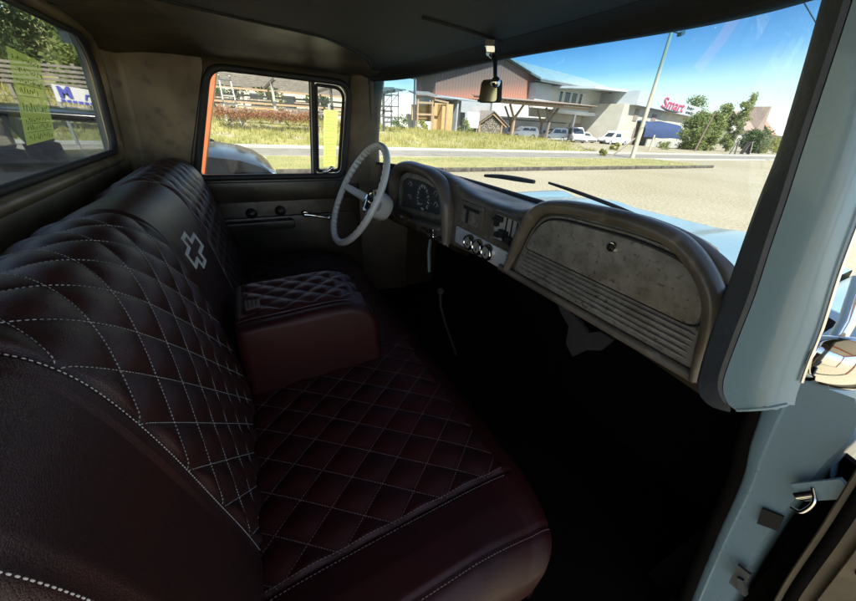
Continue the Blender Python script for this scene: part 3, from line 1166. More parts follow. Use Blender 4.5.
mb.prism([MR @ Vector((x * 0.92, -0.0085, z * 0.9)) for x, z in ol], MR.to_3x3() @ Vector((0, 0.002, 0)))
mb.build('mirror_glass', chrome, rv, smooth=0)

# ---- dashboard
TOP = [(-0.76, 1.262), (-0.66, 1.245), (-0.60, 1.262), (-0.55, 1.300), (-0.48, 1.332), (-0.40, 1.347), (-0.28, 1.350), (-0.16, 1.338), (-0.06, 1.318), (0.02, 1.306), (0.14, 1.304), (0.22, 1.312), (0.29, 1.336), (0.36, 1.354), (0.45, 1.366), (0.54, 1.370), (0.62, 1.358), (0.690, 1.325), (0.72, 1.27), (0.76, 1.24)]
tx, tz = zip(*TOP)
cct = catmull([(a, b, 0) for a, b in TOP], 8)
ctx, ctz = [p.x for p in cct], [p.y for p in cct]
dash_top = lambda x: float(np.interp(x, ctx, ctz))
dash_bot = lambda x: float(np.interp(x, [-0.76, -0.56, -0.20, -0.04, 0.20, 0.72, 0.76], [1.05, 1.06, 1.10, 1.115, 1.140, 1.146, 1.15]))
mb = MB()
rows = []
for x in np.linspace(-0.76, 0.74, 120):
    zt, zb = dash_top(x), dash_bot(x)
    yw = screen_pt(2 / math.pi * math.asin(max(-1, min(1, (x + 0.022) / 0.755))), 0)[1] - 0.012
    yw = max(yw, 0.63)
    zw = 1.285
    rows.append([(x, 0.66, zb + 0.012), (x, 0.635, zb + 0.002), (x, 0.615, zb), (x, 0.604, zb + 0.008), (x, 0.602, zb + 0.03), (x, 0.602, (zb + zt) / 2),
                 (x, 0.602, zt - 0.03), (x, 0.604, zt - 0.012), (x, 0.612, zt - 0.002), (x, 0.626, zt + 0.002), (x, min(0.66, yw - 0.01), zt * 0.9 + zw * 0.1), (x, 0.66 * 0.4 + yw * 0.6, zt * 0.35 + zw * 0.65), (x, yw, zw)])
mb.grid(rows)
dash = mb.build('dashboard', patina_dash, truck, smooth=50)
dash['label'] = 'worn brown metal dashboard with two hooded pods'

# pod hoods
def hood_band(pts, r, name, flat=1.5):
    q = catmull([(x, 0.586, z) for x, z in pts], 10)
    b = MB()
    n = len(q)
    rr = [r * min(1, 0.55 + 3.0 * min(i, n - 1 - i) / n) for i in range(n)]
    b.tube([tuple(p) for p in q], rr, seg=14, flat=flat, up=(0, 1, 0))
    return b.build(name, patina_dash, dash, smooth=60)


hood_band([(-0.590, 1.10), (-0.582, 1.19), (-0.562, 1.265), (-0.515, 1.314), (-0.43, 1.337), (-0.32, 1.340), (-0.22, 1.334), (-0.14, 1.312), (-0.095, 1.262), (-0.085, 1.19), (-0.082, 1.12)], 0.020, 'cluster_hood')
hood_band([(0.243, 1.155), (0.262, 1.22), (0.283, 1.285), (0.318, 1.336), (0.38, 1.356), (0.46, 1.363), (0.54, 1.365), (0.612, 1.355), (0.668, 1.318), (0.700, 1.270), (0.714, 1.20), (0.720, 1.155)], 0.0145, 'glovebox_hood')
# lower lip
mb = MB()
mb.tube([(x, 0.592, dash_bot(x) + 0.008) for x in np.linspace(0.21, 0.72, 20)], 0.0095, seg=10)
mb.build('dash_lip', patina_dash, dash, smooth=60)

# glovebox panel, door, lock and ribs
mb = MB()
gp = round_poly([(0.264, 1.160), (0.706, 1.164), (0.693, 1.285), (0.645, 1.334), (0.55, 1.344), (0.38, 1.336), (0.322, 1.322), (0.288, 1.262)], [0.006, 0.006, 0.04, 0.03, 0.05, 0.05, 0.03, 0.05], 5)
mb.prism([(x, 0.601, z) for x, z in gp], (0, -0.006, 0))
for k in range(5):
    z = 1.1755 + 0.0113 * k
    mb.tube([(0.288 + 0.002 * k, 0.5935, z), (0.300, 0.592, z), (0.680, 0.592, z), (0.693 - 0.001 * k, 0.5935, z)], [0.0008, 0.0030, 0.0030, 0.0008], seg=8)
mb.build('glovebox_panel', bare, dash, smooth=40)
mb = MB()
gd = round_poly([(0.292, 1.2335), (0.688, 1.2335), (0.680, 1.285), (0.638, 1.325), (0.55, 1.335), (0.385, 1.327), (0.332, 1.315), (0.302, 1.268)], [0.01, 0.022, 0.035, 0.03, 0.05, 0.05, 0.03, 0.04], 5)
mb.prism([(x, 0.594, z) for x, z in gd], (0, -0.0045, 0))
mb.build('glovebox_door', bare, dash, bevel=0.0018)
mb = MB()
q = round_poly([(0.2895, 1.231), (0.691, 1.231), (0.6825, 1.286), (0.6395, 1.3275), (0.55, 1.3375), (0.384, 1.3295), (0.3305, 1.3175), (0.2995, 1.269)], [0.01, 0.022, 0.035, 0.03, 0.05, 0.05, 0.03, 0.04], 5)
mb.tube([(x, 0.5945, z) for x, z in q], 0.0022, seg=6, closed=True)
mb.build('door_gap', black, dash)
mb = MB()
lx, lz = 0.511, 1.311
mb.lathe([(0.0, 0.010), (0.005, 0.0100), (0.006, 0.008), (0.0085, 0.0075), (0.0105, 0.004), (0.0115, 0.0)], (lx, 0.590, lz), (0, -1, 0), chrome, seg=20)
mb.box((lx, 0.5795, lz), (0.0018, 0.0012, 0.006), black)
mb.lathe([(0.0062, 0.0092), (0.0072, 0.0080), (0.0078, 0.0082)], (lx, 0.590, lz), (0, -1, 0), black, seg=20)
mb.build('glovebox_lock', None, dash, smooth=40)

# instrument cluster
def cl(x, z):            # face plane of the dial panel
    return (x, 0.612 - 0.0 * x, z)


mb = MB()
bez = round_poly([(-0.560, 1.130), (-0.122, 1.190), (-0.128, 1.262), (-0.175, 1.306), (-0.30, 1.318), (-0.47, 1.308), (-0.535, 1.272)], [0.012, 0.015, 0.05, 0.03, 0.03, 0.05, 0.04], 6)
bin_ = round_poly([(-0.520, 1.158), (-0.150, 1.204), (-0.152, 1.256), (-0.185, 1.290), (-0.30, 1.300), (-0.455, 1.291), (-0.502, 1.258)], [0.012, 0.015, 0.05, 0.03, 0.03, 0.05, 0.04], 6)
mb.ring([(x, 0.6005, z) for x, z in bez], [(x, 0.597, z) for x, z in bin_], (0, -0.006, 0))
gc = mb.build('cluster_bezel', bare, dash, smooth=40)
mb = MB()
mb.prism([(x, 0.600, z) for x, z in bin_], (0, -0.002, 0))
mb.build('dial_panel', dial, dash, smooth=0)
cx, cz = -0.305, 1.232
mb = MB()
for k in range(19):
    a = R(-35 + 250 * k / 18)
    r0, r1 = (0.040, 0.053) if k % 2 == 0 else (0.046, 0.053)
    mb.bar((cx - r0 * math.cos(a), 0.5972, cz + r0 * math.sin(a)), (cx - r1 * math.cos(a), 0.5972, cz + r1 * math.sin(a)), 0.006 if k % 2 == 0 else 0.002, 0.001, up=(0, 1, 0))
mb.bar((cx, 0.5968, cz - 0.02), (cx - 0.034, 0.5968, cz - 0.030), 0.002, 0.001, up=(0, 1, 0))
mb.box((cx, 0.5970, cz - 0.040), (0.024, 0.001, 0.007))
mb.build('speedometer_scale', dial_ink, dash, smooth=0)
for gx, gz in ((-0.20, 1.262), (-0.195, 1.222), (-0.425, 1.258), (-0.43, 1.205)):
    mb = MB()
    for k in range(7):
        a = R(20 + 140 * k / 6)
        mb.bar((gx - 0.016 * math.cos(a), 0.5972, gz + 0.016 * math.sin(a)), (gx - 0.020 * math.cos(a), 0.5972, gz + 0.020 * math.sin(a)), 0.0026, 0.001, up=(0, 1, 0))
    mb.bar((gx, 0.5970, gz), (gx + 0.010, 0.5970, gz + 0.013), 0.0015, 0.001, up=(0, 1, 0))
    mb.build('gauge_scale', dial_ink, dash, smooth=0)
# ledge under the cluster and the switch panel
mb = MB()
mb.prism([(-0.575, 0.598, 1.118), (-0.105, 0.598, 1.180), (-0.105, 0.560, 1.172), (-0.575, 0.560, 1.110)], (0, 0.0, -0.012))
mb.build('cluster_ledge', patina_dash, dash, bevel=0.003)
mb = MB()
mb.prism([(x, 0.601, z) for x, z in ((-0.27, 1.155), (-0.10, 1.168), (-0.088, 1.105), (-0.25, 1.098))], (0, -0.006, 0))
mb.build('switch_panel', bare, dash, bevel=0.002)
for i, (x, z, rr, m_) in enumerate(((-0.245, 1.137, 0.010, black), (-0.205, 1.132, 0.010, black), (-0.172, 1.148, 0.011, chrome), (-0.168, 1.122, 0.011, chrome), (-0.125, 1.126, 0.010, black), (-0.545, 1.085, 0.014, black))):
    mb = MB()
    mb.lathe([(0.0, 0.026), (rr * 0.8, 0.026), (rr, 0.020), (rr, 0.010), (rr * 0.5, 0.006), (rr * 0.5, 0.0)], (x, 0.598, z), (0, -1, 0), m_, seg=14)
    mb.build('switch_knob', None, dash, smooth=40)

# centre stack: ashtray, heater slot, chrome plate with three gauges
mb = MB()
o_ = rounded_rect(-0.030, 0.094, 1.207, 1.286, 0.010)
i_ = rounded_rect(-0.016, 0.080, 1.219, 1.275, 0.005)
mb.ring([(x, 0.601, z) for x, z in o_], [(x, 0.601, z) for x, z in i_], (0, -0.008, 0), patina_dash)
mb.prism([(x, 0.6005, z) for x, z in i_], (0, -0.002, 0), bare)
mb.box((0.032, 0.5985, 1.268), (0.09, 0.003, 0.012), black)
mb.box((0.012, 0.5975, 1.247), (0.012, 0.004, 0.053), black)
mb.build('ashtray', None, dash, smooth=30)
mb = MB()
o_ = rounded_rect(0.140, 0.266, 1.206, 1.296, 0.012)
i_ = rounded_rect(0.150, 0.256, 1.217, 1.286, 0.008)
mb.ring([(x, 0.601, z) for x, z in o_], [(x, 0.601, z) for x, z in i_], (0, -0.007, 0), patina_dash)
mb.prism([(x, 0.6005, z) for x, z in i_], (0, -0.002, 0), white_panel)
for (x, z0, z1) in ((0.200, 1.235, 1.285), (0.222, 1.230, 1.284), (0.242, 1.240, 1.283)):
    mb.bar((x, 0.5972, z0), (x, 0.5972, z1), 0.003, 0.003, black, up=(0, 1, 0))
for (x, z, sx, sz) in ((0.172, 1.276, 0.026, 0.014), (0.165, 1.262, 0.012, 0.016), (0.198, 1.240, 0.030, 0.020), (0.222, 1.231, 0.034, 0.018), (0.176, 1.232, 0.02, 0.012), (0.243, 1.226, 0.020, 0.016)):
    mb.box((x, 0.592, z), (sx, 0.012, sz), black)
mb.bar((0.150, 0.588, 1.272), (0.180, 0.586, 1.277), 0.005, 0.005, black, up=(0, 1, 0))
mb.build('heater_control', None, dash, smooth=30)
mb = MB()
mb.prism([(x, 0.600, z) for x, z in rounded_rect(-0.043, 0.236, 1.140, 1.196, 0.006)], (0, -0.004, 0), brushed)
for x in (-0.032, 0.224):
    for z in (1.150, 1.186):
        mb.ball((x, 0.5958, z), 0.0035, steel, seg=8, rings=6, sc=(1, 0.6, 1))
mb.build('gauge_plate', None, dash, bevel=0.001)
for x in (0.050, 0.098, 0.146):
    mb = MB()
    z = 1.169
    mb.lathe([(0.0, 0.013), (0.0170, 0.013), (0.019, 0.0155), (0.0225, 0.015), (0.0250, 0.010), (0.0255, 0.0)], (x, 0.596, z), (0, -1, 0), chrome, seg=24)
    mb.lathe([(0.0, 0.0136), (0.0168, 0.0136)], (x, 0.596, z), (0, -1, 0), white_panel, seg=24)
    for k in range(6):
        a = R(20 + 28 * k)
        mb.bar((x - 0.010 * math.cos(a), 0.5820, z + 0.010 * math.sin(a)), (x - 0.0145 * math.cos(a), 0.5820, z + 0.0145 * math.sin(a)), 0.0012, 0.0006, ink, up=(0, 1, 0))
    mb.bar((x, 0.5818, z - 0.004), (x + 0.008, 0.5818, z + 0.009), 0.0012, 0.0006, ink, up=(0, 1, 0))
    mb.lathe([(0.0, 0.0145), (0.004, 0.014), (0.005, 0.0125)], (x, 0.596, z - 0.007), (0, -1, 0), black, seg=12)
    mb.build('round_gauge', None, dash, smooth=40)
# parking brake pull under the dash, and the column of the gear stick
mb = MB()
mb.tube([(-0.155, 0.560, 1.115), (-0.140, 0.548, 1.07), (-0.122, 0.545, 1.00)], [0.010, 0.012, 0.010], seg=10, flat=0.6)
mb.build('brake_pull', steel_teal, truck, smooth=60)
mb = MB()
mb.tube([(0.048, 0.498, 1.0), (0.036, 0.51, 0.94), (0.028, 0.54, 0.86), (0.04, 0.60, 0.70)], 0.0045, seg=8)
mb.ball((0.049, 0.497, 1.008), 0.012, black)
mb.build('floor_lever', steel, truck, smooth=60)

# ---- footwell
mb = MB()
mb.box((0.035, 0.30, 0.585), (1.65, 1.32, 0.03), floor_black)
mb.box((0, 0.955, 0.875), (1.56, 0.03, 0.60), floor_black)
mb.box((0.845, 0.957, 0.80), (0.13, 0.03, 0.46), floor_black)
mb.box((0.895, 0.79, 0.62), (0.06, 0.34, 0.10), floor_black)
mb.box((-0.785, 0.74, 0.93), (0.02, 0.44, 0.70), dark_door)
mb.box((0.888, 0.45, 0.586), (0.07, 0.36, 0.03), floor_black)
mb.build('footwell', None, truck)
mb = MB()
sm_ = [(0.20, 1.05), (0.245, 1.03), (0.29, 0.985), (0.335, 0.965), (0.35, 0.91), (0.385, 0.885), (0.415, 0.93), (0.45, 0.95), (0.47, 1.0), (0.43, 1.005), (0.405, 0.985), (0.375, 1.005), (0.33, 1.015), (0.29, 1.04), (0.25, 1.075)]
mb.prism([(x, 0.80 + 0.01 * math.sin(i), z) for i, (x, z) in enumerate(sm_)], (0, 0.012, 0))
mb.build('torn_insulation', grey_pad, truck)
mb = MB()
mb.prism([(x, 0.66, z) for x, z in ((0.20, 1.138), (0.72, 1.144), (0.72, 1.09), (0.60, 1.10), (0.42, 1.118), (0.30, 1.12))], (0, 0.01, 0))
mb.build('dash_brace', dark_door, truck)
# cowl side panel ahead of the driver's pillar
mb = MB()
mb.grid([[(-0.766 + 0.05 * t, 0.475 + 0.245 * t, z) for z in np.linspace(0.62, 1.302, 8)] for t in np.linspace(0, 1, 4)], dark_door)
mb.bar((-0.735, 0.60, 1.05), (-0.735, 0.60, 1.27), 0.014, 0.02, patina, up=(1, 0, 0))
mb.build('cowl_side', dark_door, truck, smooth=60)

# ---- steering wheel
sw_c = Vector((-0.395, 0.360, 1.240))
th = R(29)
sw_n = Vector((0, -math.cos(th), math.sin(th)))          # towards the driver
sw_u = Vector((0, math.sin(th), math.cos(th)))
sw_r = Vector((1, 0, 0))
mb = MB()
n = 400
rr, pp = [], []
for i in range(n):
    a = 2 * math.pi * i / n
    pp.append(sw_c + (sw_r * math.cos(a) + sw_u * math.sin(a)) * 0.198)
seg = 12
Gw = []
for i in range(n):
    a = 2 * math.pi * i / n
    rad = (sw_r * math.cos(a) + sw_u * math.sin(a))
    ring_ = []
    for k in range(seg):
        g = 2 * math.pi * k / seg
        q = 0.0112
        inward = max(0, -math.cos(g))
        q += 0.0046 * inward * (0.5 + 0.5 * math.cos(i / n * 2 * math.pi * 50)) * (1 if abs(math.cos(a)) > 0.30 or True else 0)
        ring_.append(tuple(pp[i] + rad * q * math.cos(g) + sw_n * q * 1.05 * math.sin(g)))
    Gw.append(ring_)
Gw.append(Gw[0])
mb.grid(Gw, wrap=True)
wheel = mb.build('steering_wheel', ivory, truck, smooth=60)
hub_c = sw_c - sw_n * 0.072
for sgn in (-1, 1):
    mb = MB()
    q = [hub_c + sw_r * sgn * 0.03, hub_c + sw_r * sgn * 0.09 + sw_n * 0.012, sw_c + sw_r * sgn * 0.150 - sw_n * 0.022, sw_c + sw_r * sgn * 0.192]
    mb.tube(catmull(q, 6), [0.020 - 0.0004 * i for i in range(19)], seg=12, flat=0.55, up=tuple(sw_n))
    mb.build('spoke', ivory, wheel, smooth=60)
mb = MB()
mb.lathe([(0.0, -0.065), (0.045, -0.065), (0.054, -0.048), (0.056, -0.01), (0.052, 0.008), (0.043, 0.014), (0.0, 0.015)], hub_c, sw_n, seg=28)
mb.build('wheel_hub', ivory, wheel, smooth=40)
mb = MB()
mb.lathe([(0.046, 0.012), (0.048, 0.019), (0.044, 0.023), (0.039, 0.020), (0.034, 0.018), (0.0, 0.025)], hub_c, sw_n, chrome, seg=28)
for k in range(3):
    a = 2 * math.pi * k / 3 + 0.5
    d = (sw_r * math.cos(a) + sw_u * math.sin(a))
    mb.bar(hub_c + sw_n * 0.026 + d * 0.006, hub_c + sw_n * 0.022 + d * 0.034, 0.012, 0.003, black, up=tuple(sw_n))
mb.build('horn_cap', None, wheel, smooth=40)
mb = MB()
mb.tube([hub_c - sw_n * 0.055, hub_c - sw_n * 0.30, hub_c - sw_n * 0.55], [0.030, 0.026, 0.026], seg=16)
mb.tube([hub_c - sw_n * 0.10, hub_c - sw_n * 0.09 + sw_r * 0.10 - sw_u * 0.0, hub_c - sw_n * 0.05 + sw_r * 0.17 + sw_u * 0.01], 0.005, seg=8)
mb.build('steering_column', dark_door, wheel, smooth=60)

# ---- hood, cowl, fender, wipers
def hood_pt(x, y):
    e = abs(x) / 0.66
    t = (y - 0.86) / 1.06
    z = 1.166 - 0.020 * t ** 2 - 0.030 * e ** 4
    z += 0.016 * math.exp(-((abs(x) - 0.36) / 0.11) ** 4) * min(1, max(0, 1.25 - abs(t - 0.5)))
    if t > 0.93:
        z -= 0.06 * ((t - 0.93) / 0.07) ** 2
    return (x * (1 - 0.04 * t), y, z)


mb = MB()
mb.grid([[hood_pt(x, y) for y in np.r_[np.linspace(0.86, 1.80, 18), np.linspace(1.83, 1.93, 8)]] for x in np.linspace(-0.66, 0.66, 60)])
mb.grid([[(x * 0.96, 1.93 + 0.02 * k, hood_pt(x, 1.93)[2] - 0.09 * k) for k in range(4)] for x in np.linspace(-0.66, 0.66, 30)])
hood = mb.build('hood', blue_hood, truck, smooth=60)
mb = MB()
mb.grid([[(x, y, z - 0.02 * (abs(x) / 0.7) ** 4) for y, z in ((0.80, 1.240), (0.84, 1.222), (0.845, 1.195), (0.87, 1.17))] for x in np.linspace(-0.70, 0.70, 20)])
mb.grid([[screen_pt(u, 0), tuple(Vector(screen_pt(u, 0)) + Vector((0, 0.012, -0.03))), tuple(Vector(screen_pt(u, 0)) + Vector((0, 0.03, -0.09)))] for u in us])
for s_ in (-1, 1):
    mb.grid([[(s_ * x, y, z) for x, z in ((0.58, 1.215), (0.70, 1.212), (0.80, 1.200), (0.862, 1.170), (0.892, 1.10), (0.905, 1.0), (0.925, 0.80))] for y in (0.625, 0.75, 0.90, 1.02)])
mb.build('cowl', blue_hood, truck, smooth=60)
for s in (1, -1):
    mb = MB()
    rows = []
    for y in np.r_[np.linspace(0.66, 1.9, 16), 1.96, 2.0]:
        f_ = 0.0 if y < 1.9 else 0.06 * ((y - 1.9) / 0.1)
        rows.append([(s * 0.645, y, 1.10), (s * 0.66, y, 1.125 - f_), (s * 0.72, y, 1.135 - f_), (s * 0.80, y, 1.128 - f_), (s * 0.87, y, 1.095 - f_), (s * 0.905, y, 1.02 - f_), (s * 0.92, y, 0.92 - f_), (s * 0.92, y, 0.80)])
    mb.grid(rows)
    mb.build('fender', blue_hood, truck, smooth=60)
for (pts, r_) in ((((-0.275, 0.865, 1.318), (-0.18, 0.872, 1.328), (-0.08, 0.872, 1.334), (0.0, 0.87, 1.338)), 0.009),
                  (((0.445, 0.835, 1.318), (0.32, 0.85, 1.330), (0.18, 0.862, 1.340), (0.067, 0.868, 1.346)), 0.0055)):
    mb = MB()
    mb.tube(catmull(pts, 6), [r_ * (0.5 + 0.5 * math.sin(math.pi * (i + 2) / 23)) for i in range(19)], seg=8)
    mb.build('windshield_wiper', rubber, truck, smooth=60)

# ---- passenger side: door pillar, hinge pillar, opened door
mb = MB()
E0 = [(0.682, 1.70), (0.694, 1.616), (0.696, 1.604), (0.707, 1.552), (0.718, 1.494), (0.723, 1.45), (0.73, 1.4), (0.738, 1.347), (0.744, 1.302), (0.754, 1.249), (0.759, 1.233), (0.767, 1.224), (0.780, 1.222), (0.794, 1.229)]
E1 = [(0.702, 1.70), (0.717, 1.609), (0.72, 1.597), (0.729, 1.55), (0.739, 1.496), (0.747, 1.455), (0.755, 1.41), (0.764, 1.363), (0.77, 1.322), (0.778, 1.272), (0.784, 1.253), (0.789, 1.246), (0.795, 1.241), (0.802, 1.240)]
E2 = [(0.716, 1.70), (0.736, 1.609), (0.746, 1.581), (0.769, 1.498), (0.78, 1.444), (0.791, 1.384), (0.802, 1.335), (0.811, 1.293), (0.8165, 1.274), (0.8195, 1.266), (0.8215, 1.263)]
E3 = [(0.740, 1.70), (0.758, 1.609), (0.775, 1.533), (0.783, 1.489), (0.792, 1.444), (0.801, 1.402), (0.813, 1.354), (0.82, 1.319), (0.8255, 1.295), (0.829, 1.280), (0.832, 1.271)]


def lane(E, n=64):
    q, _ = resample([(p.x, p.y, 0) for p in catmull([(a, b, 0) for a, b in E], 8)], n)
    return q[:, :2]


l0, l1, l2, l3 = lane(E0), lane(E1), lane(E2), lane(E3)
rows = []
for i in range(64):
    rows.append([(l0[i][0] - 0.02, 0.53, l0[i][1]), (l1[i][0] - 0.006, 0.47, l1[i][1]), (l1[i][0], 0.4295, l1[i][1]), (l1[i][0] * .5 + l2[i][0] * .5, 0.428, l1[i][1] * .5 + l2[i][1] * .5), (l2[i][0] - 0.004, 0.428, l2[i][1]), (l2[i][0], 0.4295, l2[i][1]),
                 (l2[i][0] + 0.004, 0.4315, l2[i][1]), (l3[i][0] - 0.004, 0.4365, l3[i][1]), (l3[i][0], 0.444, l3[i][1]), (l3[i][0] - 0.006, 0.452, l3[i][1]), (l3[i][0] - 0.032, 0.475, l3[i][1]), (l3[i][0] - 0.045, 0.56, l3[i][1]), (l0[i][0] - 0.01, 0.58, l0[i][1])])
mb.grid(rows)
last = rows[-1]
cl_ = Vector((0.795, 0.50, 1.262))
mb.grid([last] + [[tuple(Vector(p).lerp(cl_, t) + Vector((0, 0, -0.004 * math.sin(t * 3.1)))) for p in last] for t in (0.98,)], wrap=True)
mb.tube(catmull([(last[k][0], last[k][1] + 0.001, last[k][2] + 0.0005) for k in (2, 3, 5, 7)], 6), 0.0022, seg=8)
pil = mb.build('door_pillar', blue, truck, smooth=40)
pil['label'] = 'pale blue passenger door pillar with dark weather strip'
mb = MB()
rows = []
for i in range(64):
    a, b = l0[i], l1[i]
    rows.append([(a[0] - 0.004, 0.52, a[1]), (a[0] - 0.001, 0.456, a[1]), (a[0], 0.444, a[1]), (a[0] + 0.004, 0.438, a[1]), (b[0] - 0.005, 0.429, b[1]), (b[0] - 0.001, 0.430, b[1]), (b[0], 0.437, b[1])])
mb.grid(rows)
# seal carries on round the foot of the pillar and down the hinge pillar
mb.build('weather_strip', rubber_seal, pil, smooth=25)
mb = MB()
mb.tube([(l3[i][0] + 0.001, 0.440, l3[i][1]) for i in range(60)], 0.0015, seg=8)
mb.build('chrome_trim', chrome, pil, smooth=60)

# hinge pillar below: inner edge A, outer edge B (z falling)
HA = [(0.735, 1.215), (0.785, 1.200), (0.800, 1.150), (0.812, 1.095), (0.830, 1.030), (0.852, 0.90), (0.882, 0.735), (0.90, 0.66), (0.912, 0.57)]
HB = [(0.860, 1.235), (0.872, 1.215), (0.880, 1.185), (0.880, 1.140), (0.884, 1.085), (0.889, 1.00), (0.908, 0.86), (0.935, 0.70), (0.955, 0.58)]
a_, b_ = lane(HA), lane(HB)
mb = MB()
rows = []
for i in range(64):
    (ax, az), (bx, bz) = a_[i], b_[i]
    rows.append([(ax - 0.015, 0.70, az), (ax, 0.606, az), (ax + 0.005, 0.600, az), (ax * .75 + bx * .25, 0.598, az * .75 + bz * .25), (ax * .72 + bx * .28, 0.603, az * .72 + bz * .28), (ax * .35 + bx * .65, 0.602, az * .35 + bz * .65), (bx - 0.004, 0.601, bz), (bx, 0.606, bz), (bx + 0.004, 0.66, bz)])
mb.grid(rows)
hp = mb.build('hinge_pillar', blue, truck, smooth=45)
mb = MB()
mb.tube([(p[0] - 0.006, 0.599, p[1]) for p in a_], 0.0085, seg=10)
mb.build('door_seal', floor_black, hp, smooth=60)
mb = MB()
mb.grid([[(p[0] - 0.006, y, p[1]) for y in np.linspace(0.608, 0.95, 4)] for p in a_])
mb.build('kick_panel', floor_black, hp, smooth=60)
mb = MB()
mb.prism([(0.80, 0.66, 0.40), (1.06, 0.66, 0.40), (1.06, 0.66, 1.085), (0.868, 0.66, 1.13), (0.84, 0.66, 0.95)], (0, 0.012, 0))
mb.build('inner_fender', floor_black, hp)
# recess for the check strap, hinge leaves and pin
mb = MB()
mb.prism([(0.866, 0.599, 1.016), (0.886, 0.599, 1.028), (0.892, 0.599, 1.000), (0.873, 0.599, 0.986)], (0, -0.003, 0), black)
mb.build('check_strap_slot', None, hp)
mb = MB()
mb.bar((0.878, 0.590, 1.083), (0.903, 0.585, 1.135), 0.022, 0.006, blue, up=(0, 1, 0))
mb.tube([(0.880, 0.588, 1.078), (0.889, 0.586, 1.10)], 0.006, chrome, seg=10)
mb.tube(catmull([(0.884, 0.585, 1.105), (0.893, 0.578, 1.092), (0.892, 0.575, 1.070), (0.884, 0.583, 1.060)], 6), 0.0025, chrome, seg=8)
mb.build('door_hinge', None, hp, smooth=50)
mb = MB()
mb.bar((0.898, 0.59, 0.90), (0.905, 0.585, 0.86), 0.016, 0.006, steel, up=(0, 1, 0))
mb.bar((0.902, 0.585, 0.885), (0.915, 0.582, 0.865), 0.008, 0.01, steel, up=(0, 1, 0))
mb.build('door_hinge', None, hp, smooth=50)

# opened passenger door, standing out from the hinge pillar
pd = MB()
edge_in = [(0.890, 1.185), (0.899, 1.13), (0.910, 1.06), (0.926, 0.95), (0.945, 0.84), (0.96, 0.70)]
lane_e = [tuple(p) for p in catmull([(a, b, 0) for a, b in edge_in], 5)]
lane_e = [(p[0], p[1]) for p in lane_e]
door_out = [(p[0], p[1]) for p in lane_e] + [(1.75, 0.66), (1.78, 1.20), (0.93, 1.20)]
# door leaf leans away: y grows with distance from the hinge
dy = lambda x: 0.565 + 0.35 * (x - 0.89)
pd.prism([(x, dy(x), z) for x, z in door_out], (0.03, 0.085, 0), patina_dark)
pdo = pd.build('passenger_door', patina_dark, truck, bevel=0.006)
pdo['label'] = 'opened passenger door with worn brown inner panel'
mb = MB()
mb.tube([(p[0] + 0.014, dy(p[0] + 0.014) - 0.002, p[1]) for p in lane_e], 0.006, seg=10)
mb.build('door_weather_strip', floor_black, pdo, smooth=60)
mb = MB()
inn_ = [(p[0] + 0.036, p[1] - 0.01) for p in lane_e[:-2]] + [(1.70, 0.72), (1.72, 1.15), (0.96, 1.165)]
mb.prism([(x, dy(x) - 0.002, z) for x, z in inn_], (-0.004, -0.012, 0))
mb.build('inner_panel', patina_dark, pdo, bevel=0.004)
for (x, z) in ((0.958, 1.045), (0.972, 0.93), (1.05, 1.06)):
    mb = MB()
    mb.ball((x, dy(x) - 0.016, z), 0.0055, chrome, seg=10, rings=6, sc=(1, 0.5, 1))
    mb.build('panel_screw', None, pdo, smooth=60)

# chrome door mirror just outside the pillar
mb = MB()
mc = Vector((0.8255, 0.478, 1.3235))
axm = Vector((0.42, -0.45, -0.62)).normalized()
mb.lathe([(0.0, 0.036), (0.012, 0.035), (0.025, 0.029), (0.034, 0.017), (0.038, 0.002), (0.037, -0.004), (0.033, -0.006), (0.0, -0.006)], mc, axm, seg=32)
mb.tube([mc - axm * 0.004, mc + Vector((-0.006, 0.01, 0.03)), mc + Vector((-0.018, 0.02, 0.07))], 0.006, seg=10)
mir = mb.build('door_mirror', chrome, truck, smooth=60)
mir['label'] = 'chrome bowl shaped mirror outside the passenger pillar'

# bed and wheels behind and below
mb = MB()
for s in (-1, 1):
    mb.box((s * 0.72, -1.75, 0.83), (0.05, 2.2, 0.46))
mb.box((0, -1.75, 0.62), (1.40, 2.2, 0.05))
mb.box((0, -2.86, 0.83), (1.48, 0.05, 0.46))
mb.build('cargo_bed', blue_hood, truck, bevel=0.012)
wheels = []
for s in (-1, 1):
    for y in (1.45, -1.7):
        mb = MB()
        mb.lathe([(0.20, -0.10), (0.33, -0.10), (0.36, -0.07), (0.36, 0.07), (0.33, 0.10), (0.20, 0.10)], (s * 0.78, y, 0.36), (s, 0, 0), seg=28)
        wh = mb.build('wheel', tyre_m, truck, smooth=40)
        mb = MB()
        mb.lathe([(0.0, 0.06), (0.08, 0.07), (0.12, 0.04), (0.19, 0.05), (0.21, 0.085)], (s * 0.78, y, 0.36), (s, 0, 0), seg=24)
        mb.build('rim', rim_m, wh, smooth=40)
mb = MB()
for s in (-1, 1):
    mb.box((s * 0.80, 0.1, 0.49), (0.20, 1.15, 0.10))
    mb.box((s * 0.42, -0.4, 0.50), (0.08, 4.2, 0.12))
mb.build('chassis', blue_hood, truck, bevel=0.01)

